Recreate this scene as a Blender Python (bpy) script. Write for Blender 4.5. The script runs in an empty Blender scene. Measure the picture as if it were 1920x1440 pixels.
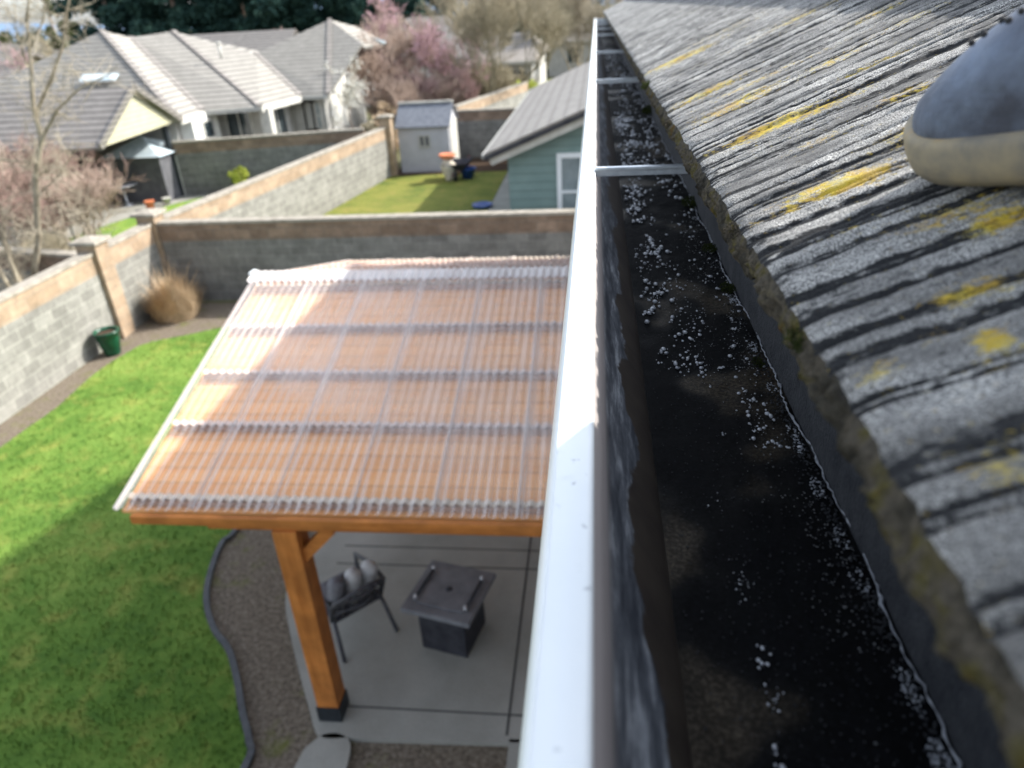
import bpy, math, random
import numpy as np
from mathutils import Vector, Matrix
R = math.radians
rng = random.Random(7)
nrng = np.random.default_rng(5)
sc = bpy.context.scene
col = sc.collection

# ------------------------------------------------------------------ camera, sky, sun
# world: X right of the gutter (towards our roof), Y along the gutter, Z up; camera at the origin, garden 5.5 m below
F = 1350.0
g0 = np.array([158., 720., F]); n0 = np.array([155., -2570., F])
UP = -n0/np.linalg.norm(n0)
GY = g0-UP*g0.dot(UP); GY /= np.linalg.norm(GY)
UX = -np.cross(GY, UP)
def ray(x, y):
    d = np.array([x-960, 720-y, F]); return np.array([d@UX, d@GY, d@UP])
def at_z(x, y, z):
    r = ray(x, y); return Vector(r*z/r[2])
def at_y(x, y, Y):
    r = ray(x, y); return Vector(r*Y/r[1])
cd = bpy.data.cameras.new('camera'); cam = bpy.data.objects.new('camera', cd); col.objects.link(cam)
cm = Matrix(((UX[0], UX[1], -UX[2], 0), (GY[0], GY[1], -GY[2], 0), (UP[0], UP[1], -UP[2], 0), (0, 0, 0, 1)))
cam.matrix_world = cm
cd.sensor_width = 36; cd.lens = 36*F/1920; cd.clip_start = .01; cd.clip_end = 3000
cd.dof.use_dof = True; cd.dof.focus_distance = .60; cd.dof.aperture_fstop = 7.0
sc.camera = cam
SUN = Vector((1.0, .5, .84)).normalized()
w = bpy.data.worlds.new('World'); sc.world = w; w.use_nodes = True
nt = w.node_tree; nt.nodes.clear()
sky = nt.nodes.new('ShaderNodeTexSky'); sky.sky_type = 'NISHITA'; sky.sun_disc = False
sky.sun_elevation = math.asin(SUN.z); sky.sun_rotation = math.atan2(SUN.x, SUN.y)
sky.air_density = 1.0; sky.dust_density = 2.0; sky.ozone_density = 1.0
bg = nt.nodes.new('ShaderNodeBackground'); bg.inputs[1].default_value = .15
wo = nt.nodes.new('ShaderNodeOutputWorld')
tc = nt.nodes.new('ShaderNodeTexCoord'); mp = nt.nodes.new('ShaderNodeMapping'); mp.inputs['Scale'].default_value = (1, 1, 3.5)
cn = nt.nodes.new('ShaderNodeTexNoise'); cn.inputs['Scale'].default_value = 2.2; cn.inputs['Detail'].default_value = 7; cn.inputs['Roughness'].default_value = .6
cr = nt.nodes.new('ShaderNodeValToRGB'); cr.color_ramp.elements[0].position = .38; cr.color_ramp.elements[1].position = .66
bw = nt.nodes.new('ShaderNodeHueSaturation'); bw.inputs['Saturation'].default_value = 0; bw.inputs['Value'].default_value = 1.5
hs_ = nt.nodes.new('ShaderNodeHueSaturation'); hs_.inputs['Saturation'].default_value = .72
mx = nt.nodes.new('ShaderNodeMix'); mx.data_type = 'RGBA'
nt.links.new(tc.outputs['Generated'], mp.inputs[0]); nt.links.new(mp.outputs[0], cn.inputs['Vector']); nt.links.new(cn.outputs['Fac'], cr.inputs[0])
nt.links.new(sky.outputs[0], bw.inputs['Color']); nt.links.new(sky.outputs[0], hs_.inputs['Color']); nt.links.new(cr.outputs[0], mx.inputs[0])
nt.links.new(hs_.outputs[0], mx.inputs[6]); tm = nt.nodes.new('ShaderNodeMix'); tm.data_type = 'RGBA'; tm.blend_type = 'MULTIPLY'; tm.inputs[0].default_value = 1; tm.inputs[7].default_value = (.90, .98, 1.10, 1)
nt.links.new(bw.outputs[0], tm.inputs[6]); nt.links.new(tm.outputs[2], mx.inputs[7]); nt.links.new(mx.outputs[2], bg.inputs[0]); nt.links.new(bg.outputs[0], wo.inputs[0])
sl = bpy.data.lights.new('sun', 'SUN'); sl.energy = 3.8; sl.angle = R(1.0); sl.color = (1, .95, .87)
so = bpy.data.objects.new('sun', sl); col.objects.link(so); so.rotation_euler = SUN.to_track_quat('Z', 'Y').to_euler()
sc.view_settings.view_transform = 'Standard'; sc.view_settings.look = 'None'
sc.view_settings.exposure = 1.12; sc.view_settings.gamma = 1
sc.cycles.max_bounces = 8; sc.cycles.transparent_max_bounces = 24

# ------------------------------------------------------------------ materials
class NT:
    def __init__(s, name):
        s.m = bpy.data.materials.new(name); s.m.use_nodes = True; s.t = s.m.node_tree
        s.t.nodes.clear(); s.o = s.n('ShaderNodeOutputMaterial'); s.p = s.n('ShaderNodeBsdfPrincipled')
        s.l(s.p.outputs[0], s.o.inputs[0])
    def n(s, k, **kw):
        x = s.t.nodes.new(k)
        for a, b in kw.items(): setattr(x, a, b)
        return x
    def l(s, a, b): s.t.links.new(a, b)
    def co(s, scale=(1, 1, 1), kind='Object', rot=(0, 0, 0)):
        c = s.n('ShaderNodeTexCoord'); m = s.n('ShaderNodeMapping'); s.l(c.outputs[kind], m.inputs[0])
        m.inputs['Scale'].default_value = scale; m.inputs['Rotation'].default_value = rot; return m.outputs[0]
    def noise(s, v, sc_, det=4, rough=.55, dist=0):
        x = s.n('ShaderNodeTexNoise'); s.l(v, x.inputs['Vector']); x.inputs['Scale'].default_value = sc_
        x.inputs['Detail'].default_value = det; x.inputs['Roughness'].default_value = rough
        x.inputs['Distortion'].default_value = dist; return x.outputs['Fac']
    def ramp(s, v, stops):
        x = s.n('ShaderNodeValToRGB'); s.l(v, x.inputs[0]); e = x.color_ramp.elements
        while len(e) < len(stops): e.new(.5)
        for i, (p, c) in enumerate(stops):
            e[i].position = p; e[i].color = (*c, 1) if len(c) == 3 else c
        return x.outputs[0]
    def mix(s, f, a, b, mode='MIX'):
        x = s.n('ShaderNodeMix', data_type='RGBA', blend_type=mode)
        for i, v in ((0, f), (6, a), (7, b)):
            if isinstance(v, (int, float)): x.inputs[i].default_value = v
            elif isinstance(v, tuple): x.inputs[i].default_value = (*v, 1)
            else: s.l(v, x.inputs[i])
        return x.outputs[2]
    def math(s, op, a, b=None):
        x = s.n('ShaderNodeMath', operation=op)
        for i, v in ((0, a), (1, b)):
            if v is None: continue
            if isinstance(v, (int, float)): x.inputs[i].default_value = v
            else: s.l(v, x.inputs[i])
        return x.outputs[0]
    def bump(s, h, st=.3, d=.01):
        x = s.n('ShaderNodeBump'); s.l(h, x.inputs['Height']); x.inputs['Strength'].default_value = st
        x.inputs['Distance'].default_value = d; s.l(x.outputs[0], s.p.inputs['Normal'])
    def done(s, base=None, rough=.7, spec=.3, metal=0):
        if base is not None:
            if isinstance(base, tuple): s.p.inputs['Base Color'].default_value = (*base, 1)
            else: s.l(base, s.p.inputs['Base Color'])
        if isinstance(rough, (int, float)): s.p.inputs['Roughness'].default_value = rough
        else: s.l(rough, s.p.inputs['Roughness'])
        s.p.inputs['Specular IOR Level'].default_value = spec; s.p.inputs['Metallic'].default_value = metal
        return s.m
def mottled(name, a, b, sc_=4, rough=.7, spec=.3, bump=.2, bd=.005, stretch=(1, 1, 1), metal=0, lo=.35, hi=.65, kind='Object'):
    n = NT(name); v = n.co(stretch, kind); f = n.noise(v, sc_, 6, .6)
    n.bump(n.noise(v, sc_*6, 4), bump, bd)
    return n.done(n.ramp(f, [(lo, a), (hi, b)]), rough, spec, metal)

M = {}
M['white_paint'] = mottled('white_paint', (.74, .78, .79), (.82, .85, .86), 14, .38, .4, .05, .001)
def mk_lip():
    n = NT('aluminium_white'); v = n.co()
    c = n.ramp(n.noise(v, 6, 5), [(.3, (.72, .77, .79)), (.7, (.82, .85, .85))])
    sp = n.ramp(n.noise(v, 140, 2), [(.70, (0, 0, 0)), (.76, (1, 1, 1))])
    st = n.ramp(n.noise(v, 18, 4, .7), [(.62, (0, 0, 0)), (.78, (.5, .5, .5))])
    c = n.mix(st, c, (.52, .55, .56)); c = n.mix(sp, c, (.42, .45, .47))
    n.bump(n.noise(v, 40, 4), .08, .001)
    return n.done(c, .42, .4)
M['lip'] = mk_lip()
def mk_gwall():   # grimy inside of the gutter: dry grey scale above, ragged edge, brown film below
    n = NT('gutter_inside'); c0 = n.n('ShaderNodeTexCoord'); sp = n.n('ShaderNodeSeparateXYZ'); n.l(c0.outputs['Object'], sp.inputs[0])
    v = n.co((1, 1, 1)); vs = n.co((3, .6, 3))
    ed = n.noise(v, 9, 6, .62)
    h = n.math('ADD', sp.outputs[2], n.math('MULTIPLY', n.math('SUBTRACT', ed, .5), .05))
    mr = n.n('ShaderNodeMapRange'); n.l(h, mr.inputs[0]); mr.inputs[1].default_value = 5.2505; mr.inputs[2].default_value = 5.2520
    scr = n.ramp(n.noise(n.co((20, 2.0, 6), rot=(0, 0, .35)), 8, 7, .7), [(.40, (.04, .045, .055)), (.53, (.11, .12, .135)), (.66, (.34, .36, .38))])
    brown = n.ramp(n.noise(v, 30, 4), [(.35, (.035, .027, .022)), (.7, (.06, .048, .036))])
    c = n.mix(mr.outputs[0], brown, scr)
    top = n.n('ShaderNodeMapRange'); n.l(sp.outputs[2], top.inputs[0]); top.inputs[1].default_value = 5.270; top.inputs[2].default_value = 5.280
    c = n.mix(top.outputs[0], c, (.33, .30, .29))
    n.bump(n.noise(v, 90, 4), .3, .001)
    return n.done(c, .55, .35)
M['gwall'] = mk_gwall()
def mk_sludge():
    n = NT('gutter_sludge'); v = n.co()
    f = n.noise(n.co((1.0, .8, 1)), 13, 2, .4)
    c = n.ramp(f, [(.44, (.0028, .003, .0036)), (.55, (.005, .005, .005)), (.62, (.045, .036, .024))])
    fine = n.ramp(n.noise(v, 420, 5, .7), [(.45, (.35, .35, .35)), (.75, (2.6, 2.6, 2.8))])
    c = n.mix(.8, c, fine, 'MULTIPLY')
    rg = n.ramp(f, [(.5, (.8,)*3), (.62, (.55,)*3)])
    h = n.math('ADD', n.noise(v, 300, 5, .7), n.math('MULTIPLY', n.noise(v, 60, 4), 1.2))
    n.bump(h, .55, .0012)
    return n.done(c, rg, .1)
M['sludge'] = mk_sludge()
M['fascia'] = mottled('dark_fascia', (.018, .02, .024), (.04, .042, .045), 60, .7, .25, .8, .002)
def mk_tile():
    n = NT('roof_tile'); v = n.co()
    a = n.n('ShaderNodeAttribute', attribute_name='dirt'); b = n.n('ShaderNodeAttribute', attribute_name='lichen')
    gr = n.noise(v, 1000, 3, .6); g2 = n.noise(n.co((.35, 1, 1)), 190, 5, .7); big = n.noise(n.co((.5, 1, 1)), 22, 5, .6)
    pale = n.ramp(gr, [(.34, (.07, .07, .07)), (.46, (.25, .247, .24)), (.53, (.50, .49, .46)), (.62, (.95, .93, .88))])
    pale = n.mix(n.ramp(big, [(.36, (0,)*3), (.62, (.85,)*3)]), pale, (.12, .117, .112))
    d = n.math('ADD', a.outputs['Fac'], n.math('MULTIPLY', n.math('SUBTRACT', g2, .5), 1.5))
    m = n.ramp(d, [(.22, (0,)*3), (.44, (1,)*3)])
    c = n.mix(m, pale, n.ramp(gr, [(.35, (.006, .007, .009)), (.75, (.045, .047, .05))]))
    ly = n.math('ADD', b.outputs['Fac'], n.math('MULTIPLY', n.math('SUBTRACT', n.noise(n.co((.45, 1, 1)), 330, 5, .75), .5), 2.6))
    lm = n.ramp(ly, [(.34, (0,)*3), (.70, (1,)*3)])
    lc = n.ramp(n.noise(v, 40, 3), [(.30, (.42, .30, .16)), (.42, (.58, .38, .06)), (.55, (.70, .52, .05)), (.7, (.60, .56, .30))])
    c = n.mix(lm, c, lc)
    n.bump(n.math('ADD', gr, n.math('MULTIPLY', g2, 1.0)), 1.0, .0024)
    return n.done(c, .75, .35)
M['tile'] = mk_tile()
def mk_mossedge():
    n = NT('mossy_tile_edge'); v = n.co()
    c = n.ramp(n.noise(v, 38, 5, .6), [(.30, (.018, .017, .015)), (.44, (.045, .04, .03)), (.53, (.085, .073, .056)), (.62, (.075, .065, .018)), (.70, (.11, .055, .025))])
    c = n.mix(.6, c, n.ramp(n.noise(v, 420, 3, .7), [(.35, (.35,)*3), (.75, (1.9,)*3)]), 'MULTIPLY')
    n.bump(n.noise(v, 330, 4, .7), 1.0, .003)
    return n.done(c, .9, .15)
M['mossedge'] = mk_mossedge()
M['moss'] = mottled('moss', (.018, .03, .008), (.07, .085, .02), 260, .95, .1, 1, .003)
M['scale_line'] = mottled('mineral_scale', (.18, .19, .21), (.42, .44, .47), 200, .6, .3, .5, .001)
M['bubble'] = mottled('foam_bubble', (.16, .17, .19), (.62, .64, .67), 190, .18, .8, .1, .001)
M['grain'] = mottled('wet_grain', (.05, .05, .05), (.16, .165, .17), 300, .4, .5, .2, .001)
M['strap'] = mottled('bare_aluminium', (.5, .54, .58), (.68, .72, .75), 60, .3, .5, .1, .001, metal=.5)
def wood(name, a, b, axis, rough=.6):
    s = [28, 28, 28]; s[axis] = 1.6
    n = NT(name); v = n.co(tuple(s)); f = n.noise(v, 1, 6, .65, .6)
    c = n.ramp(f, [(.3, a), (.7, b)])
    k = n.ramp(n.noise(n.co(), 5, 3), [(.38, (.78,)*3), (.7, (1.15,)*3)])
    c = n.mix(1, c, k, 'MULTIPLY'); n.bump(f, .25, .003)
    return n.done(c, rough, .3)
ORA, ORB = (.36, .115, .022), (.56, .21, .05)
M['wood_x'] = wood('cedar_x', ORA, ORB, 0); M['wood_y'] = wood('cedar_y', ORA, ORB, 1); M['wood_z'] = wood('cedar_z', ORA, ORB, 2)
M['wood_dark'] = wood('purlin_wood', (.30, .18, .13), (.42, .27, .19), 0)  # duller wood tone for the purlins
def mk_deck():
    n = NT('cedar_boards'); c0 = n.n('ShaderNodeTexCoord'); sp = n.n('ShaderNodeSeparateXYZ'); n.l(c0.outputs['Object'], sp.inputs[0])
    f = n.noise(n.co((1.5, 26, 26)), 1, 6, .65, .5)
    c = n.ramp(f, [(.3, (.78, .36, .13)), (.7, (.88, .48, .21))])
    bd = n.math('DIVIDE', sp.outputs[1], .145); idn = n.math('FLOOR', bd)
    wn = n.n('ShaderNodeTexWhiteNoise', noise_dimensions='1D'); n.l(idn, wn.inputs['W'])
    c = n.mix(1, c, n.ramp(wn.outputs['Value'], [(0, (.90, .87, .85)), (1, (1.02, 1.0, .98))]), 'MULTIPLY')
    fr = n.math('FRACT', bd); gap = n.ramp(fr, [(0, (.35,)*3), (.05, (1,)*3), (.95, (1,)*3), (1, (.35,)*3)])
    return n.done(n.mix(1, c, gap, 'MULTIPLY'), .65, .25)
M['deck'] = mk_deck()
def mk_poly(name, tf, rough, tint):
    n = NT(name); tr = n.n('ShaderNodeBsdfTransparent'); tr.inputs[0].default_value = (*tint, 1)
    mx = n.n('ShaderNodeMixShader'); fr = n.n('ShaderNodeFresnel'); fr.inputs[0].default_value = 1.5
    f = n.math('ADD', n.math('MULTIPLY', fr.outputs[0], .30), tf)
    ns = n.ramp(n.noise(n.co((3, .5, 1)), 3, 4), [(.3, (.7,)*3), (.75, (1.35,)*3)]); f = n.math('MULTIPLY', f, ns)
    n.l(f, mx.inputs[0]); n.l(tr.outputs[0], mx.inputs[1]); n.l(n.p.outputs[0], mx.inputs[2])
    n.l(mx.outputs[0], n.o.inputs[0])
    return n.done((.82, .77, .75), rough, .8)
M['clear_sheet'] = mk_poly('clear_polycarbonate', .045, .16, (1, .99, .98))
M['ridge_sheet'] = mk_poly('milky_ridge_sheet', .34, .2, (.95, .95, .96))
M['closure'] = mottled('foam_closure', (.55, .42, .37), (.66, .53, .47), 20, .8, .1, .1)
M['closure_pale'] = mottled('pale_foam_closure', (.50, .42, .34), (.62, .54, .45), 20, .8, .1, .1)
M['black_metal'] = mottled('black_metal', (.012, .016, .02), (.022, .028, .034), 20, .5, .4, .1)
def mk_concrete():
    n = NT('concrete'); v = n.co(); f = n.noise(v, 1.3, 6, .6); f2 = n.noise(v, 60, 4)
    c = n.ramp(f, [(.3, (.26, .255, .225)), (.7, (.37, .36, .325))]); c = n.mix(.35, c, n.ramp(f2, [(.3, (.6,)*3), (.7, (1.2,)*3)]), 'MULTIPLY')
    n.bump(f2, .2, .003); return n.done(c, .8, .2)
M['concrete'] = mk_concrete()
M['joint'] = mottled('joint_dark', (.05, .052, .05), (.09, .09, .085), 20, .9)
def mk_mulch(name, a, b, c_, green):
    n = NT(name); v = n.co(); f = n.noise(v, 26, 6, .75)
    c = n.ramp(f, [(.32, a), (.5, b), (.68, c_)])
    gm = n.ramp(n.noise(v, 2.6, 7, .7), [(.54, (0,)*3), (.70, (green,)*3)])
    c = n.mix(gm, c, (.14, .16, .025)); n.bump(f, .8, .03); return n.done(c, .95, .1)
M['mulch'] = mk_mulch('bark_mulch', (.085, .068, .05), (.17, .14, .108), (.32, .275, .22), .7)
def mk_lawn(name, stops, patch):
    n = NT(name); v = n.co()
    a = n.noise(v, .75, 6, .62); b = n.noise(n.co((1, 1, 1)), 9, 6, .7); c2 = n.noise(v, 70, 4, .7)
    f = n.math('ADD', n.math('MULTIPLY', a, .75), n.math('MULTIPLY', b, .45)); f = n.math('SUBTRACT', f, .10)
    c = n.ramp(f, stops)
    c = n.mix(n.ramp(n.noise(v, 2.2, 5, .65), [(.52, (0,)*3), (.70, (.8,)*3)]), c, patch)
    c = n.mix(.7, c, n.ramp(c2, [(.3, (.55,)*3), (.7, (1.35,)*3)]), 'MULTIPLY')
    n.bump(n.math('ADD', c2, b), 1.0, .03); return n.done(c, .85, .15)
M['lawn'] = mk_lawn('lawn_grass', [(.30, (.075, .165, .03)), (.46, (.145, .27, .045)), (.6, (.235, .36, .07)), (.76, (.36, .40, .11))], (.36, .38, .09))
M['lawn2'] = mk_lawn('mossy_lawn', [(.35, (.10, .14, .03)), (.5, (.19, .215, .045)), (.65, (.26, .25, .06)), (.8, (.30, .26, .09))], (.28, .24, .07))
M['ground'] = mk_mulch('far_ground', (.07, .07, .04), (.12, .12, .06), (.2, .17, .12), .5)
def mk_block(name, a, b, mort):
    n = NT(name); v = n.co((1, 1, 1), 'UV'); br = n.n('ShaderNodeTexBrick'); n.l(v, br.inputs['Vector'])
    br.inputs['Color1'].default_value = (*a, 1); br.inputs['Color2'].default_value = (*b, 1); br.inputs['Mortar'].default_value = (*mort, 1)
    br.inputs['Scale'].default_value = 1; br.inputs['Mortar Size'].default_value = .011; br.inputs['Brick Width'].default_value = .41
    br.inputs['Row Height'].default_value = .2; br.inputs['Bias'].default_value = .1
    c = n.mix(.75, br.outputs[0], n.ramp(n.noise(n.co(), 3.5, 6, .7), [(.3, (.62,)*3), (.7, (1.3,)*3)]), 'MULTIPLY')
    c = n.mix(.5, c, n.ramp(n.noise(n.co(), 45, 4), [(.3, (.7,)*3), (.7, (1.25,)*3)]), 'MULTIPLY')
    n.bump(n.math('ADD', n.noise(n.co(), 30, 4), n.math('MULTIPLY', br.outputs['Fac'], -1.5)), .6, .012)
    return n.done(c, .9, .1)
M['block'] = mk_block('grey_block', (.20, .195, .175), (.25, .245, .22), (.33, .325, .29))
M['block_tan'] = mk_block('tan_block', (.30, .22, .15), (.38, .29, .205), (.30, .24, .18))
M['block_drk'] = mk_block('dark_block', (.16, .155, .145), (.22, .215, .20), (.25, .245, .23))  # darker version of the grey block
M['block_brn'] = mk_block('brown_block', (.19, .135, .10), (.27, .195, .145), (.2, .16, .13))
M['cap'] = mottled('wall_cap', (.24, .22, .185), (.38, .345, .295), 6, .9, .1, .4)
def mk_roof(name, a, b, rowh, axis=2, k0=.36):
    n = NT(name); c0 = n.n('ShaderNodeTexCoord'); sp = n.n('ShaderNodeSeparateXYZ'); n.l(c0.outputs['Object'], sp.inputs[0])
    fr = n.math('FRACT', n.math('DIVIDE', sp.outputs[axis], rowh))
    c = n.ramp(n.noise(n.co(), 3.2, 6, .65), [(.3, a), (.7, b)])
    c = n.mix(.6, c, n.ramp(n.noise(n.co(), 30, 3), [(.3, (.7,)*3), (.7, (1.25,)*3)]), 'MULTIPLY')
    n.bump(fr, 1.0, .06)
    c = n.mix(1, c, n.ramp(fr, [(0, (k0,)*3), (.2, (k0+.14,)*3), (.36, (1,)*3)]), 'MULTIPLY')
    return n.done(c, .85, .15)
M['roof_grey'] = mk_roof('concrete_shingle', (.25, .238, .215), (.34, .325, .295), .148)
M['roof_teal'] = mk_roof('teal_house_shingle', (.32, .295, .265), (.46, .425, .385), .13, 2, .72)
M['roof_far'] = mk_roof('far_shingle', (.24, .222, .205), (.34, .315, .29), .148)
M['roof_shed'] = mottled('shed_roof', (.12, .13, .155), (.18, .195, .22), 8, .7)
def mk_siding(name, a, b, h=.18):
    n = NT(name); c0 = n.n('ShaderNodeTexCoord'); sp = n.n('ShaderNodeSeparateXYZ'); n.l(c0.outputs['Object'], sp.inputs[0])
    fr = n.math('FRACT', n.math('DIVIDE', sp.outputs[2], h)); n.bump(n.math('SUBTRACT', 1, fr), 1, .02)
    c = n.ramp(n.noise(n.co(), 2.5, 5), [(.3, a), (.7, b)])
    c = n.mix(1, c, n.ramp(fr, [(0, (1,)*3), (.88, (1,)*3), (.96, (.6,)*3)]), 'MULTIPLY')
    return n.done(c, .7, .2)
M['teal'] = mk_siding('teal_siding', (.17, .25, .235), (.21, .295, .275), .2)
M['siding_grey'] = mk_siding('shed_siding', (.38, .38, .40), (.45, .45, .47), .11)
M['stucco'] = mottled('grey_beige_wall', (.36, .35, .32), (.44, .43, .40), 3, .85, .1)
M['stucco_cream'] = mk_siding('cream_siding', (.36, .345, .235), (.42, .40, .28), .15)
M['stucco_white'] = mottled('pale_wall', (.62, .62, .58), (.76, .76, .72), 2, .85, .1)
M['trim'] = mottled('white_trim', (.42, .41, .37), (.53, .52, .475), 4, .6, .3, .1)
M['trim_grey'] = mottled('grey_trim', (.34, .34, .31), (.44, .43, .40), 4, .6, .3, .1)
M['pane'] = mottled('window_glass', (.02, .03, .035), (.05, .065, .07), 3, .08, .6, .02)
M['pane_pale'] = mottled('window_blind', (.17, .21, .22), (.26, .31, .32), 3, .2, .5, .02)
M['dark'] = mottled('dark_wall_and_shade', (.035, .035, .04), (.07, .07, .075), 3, .9, .1)  # porch back wall grey, also the painted shade along the teal roof edge
M['panel_grey'] = mottled('grey_panel', (.085, .085, .095), (.13, .13, .14), 4, .7, .2)
M['tarp'] = mottled('pale_blue_roof', (.42, .52, .56), (.62, .70, .74), 5, .4, .4)
M['pot_green'] = mottled('glazed_green', (.004, .04, .022), (.008, .08, .04), 8, .25, .4, .1)
M['soil'] = mottled('soil', (.03, .02, .015), (.10, .07, .05), 20, .95, .05, .8)
M['terracotta'] = mottled('orange_plastic', (.55, .16, .07), (.70, .26, .13), 6, .5)
M['cream_plastic'] = mottled('cream_plastic', (.5, .45, .36), (.66, .6, .5), 6, .5)
M['blue'] = mottled('blue_plastic', (.015, .05, .20), (.03, .09, .32), 8, .4, .5)
M['red'] = mottled('red_plastic', (.12, .015, .02), (.2, .03, .03), 8, .6)
M['chair_metal'] = mottled('grey_metal', (.055, .055, .065), (.09, .09, .10), 20, .5, .4)
M['cushion_grey'] = mottled('grey_cushion', (.15, .15, .17), (.24, .24, .26), 30, .9, .1)
M['cushion_white'] = mottled('white_cushion', (.5, .5, .5), (.62, .62, .62), 30, .9, .1)
M['firetop'] = mottled('grey_tabletop', (.13, .135, .15), (.20, .205, .22), 7, .45, .4, .15)
M['firebase'] = mottled('charcoal_panel', (.022, .023, .03), (.045, .046, .055), 10, .6, .3, .3)
M['steel'] = mottled('steel', (.45, .46, .48), (.6, .6, .62), 20, .35, .5, .05, metal=.6)
M['edging'] = mottled('black_edging', (.05, .055, .06), (.09, .095, .10), 12, .6, .3)
M['bark_pale'] = mottled('pale_bark', (.22, .185, .13), (.44, .39, .30), 9, .9, .1, .8, .01, (1, 1, .3))
M['bark_brown'] = mottled('brown_bark', (.14, .10, .08), (.30, .225, .18), 9, .9, .1, .6)
M['bark_olive'] = mottled('olive_bark', (.13, .115, .07), (.28, .25, .17), 9, .9, .1, .6)
def leafmat(name, a, b, tr=.2):
    n = NT(name); oi = n.n('ShaderNodeObjectInfo'); v = n.co()
    c = n.ramp(n.noise(v, 1.1, 4, .7), [(.32, a), (.68, b)])
    c = n.mix(.6, c, n.ramp(n.noise(v, 14, 2), [(.3, (.6,)*3), (.7, (1.4,)*3)]), 'MULTIPLY')
    n.done(c, .8, .15); return n.m
M['twig_brown'] = leafmat('twig_brown', (.30, .22, .175), (.46, .36, .30))
M['twig_red'] = leafmat('twig_red', (.33, .21, .195), (.48, .34, .32))
M['twig_rust'] = leafmat('twig_rust', (.20, .13, .11), (.38, .27, .23))
M['twig_olive'] = leafmat('twig_olive', (.24, .21, .14), (.42, .37, .27))
M['twig_pale'] = leafmat('twig_pale', (.30, .26, .19), (.48, .43, .34))
M['pink'] = leafmat('pink_blossom', (.46, .27, .31), (.62, .43, .46))
M['whiteb'] = leafmat('white_blossom', (.62, .62, .54), (.8, .8, .74))
M['ever'] = leafmat('evergreen', (.008, .028, .026), (.035, .075, .055))
M['conif'] = leafmat('conifer', (.035, .05, .02), (.10, .11, .045))
M['yellowgreen'] = leafmat('yellow_green_leaf', (.20, .26, .03), (.42, .44, .08))
M['dark_shrub'] = leafmat('dark_shrub', (.05, .025, .03), (.12, .06, .07))
M['straw'] = leafmat('dry_grass', (.38, .27, .16), (.60, .46, .31))
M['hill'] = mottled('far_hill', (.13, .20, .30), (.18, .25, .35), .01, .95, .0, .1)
M['shoe_up'] = mottled('shoe_knit', (.05, .055, .075), (.17, .21, .29), 17, .6, .35, .6, .003, lo=.42, hi=.70)
def mk_sole():
    n = NT('shoe_sole'); v = n.co()
    c = n.ramp(n.noise(v, 16, 5, .6), [(.38, (.17, .155, .13)), (.5, (.30, .25, .165)), (.60, (.42, .26, .08))])
    c = n.mix(n.ramp(n.noise(v, 30, 5, .7), [(.58, (0,)*3), (.74, (.6,)*3)]), c, (.15, .13, .10))
    n.bump(n.noise(v, 120, 3), .15, .001); return n.done(c, .6, .3)
M['sole'] = mk_sole()
M['rubber'] = mottled('dark_rubber', (.02, .02, .022), (.04, .04, .042), 40, .8)
M['denim'] = mottled('denim', (.03, .045, .08), (.06, .08, .13), 60, .9, .1, .4)
M['jacket'] = mottled('jacket', (.03, .03, .035), (.06, .06, .065), 30, .9)
M['skin'] = mottled('skin', (.45, .27, .20), (.52, .33, .25), 20, .6)
M['hair'] = mottled('hair', (.03, .02, .015), (.06, .04, .03), 60, .8)

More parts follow.
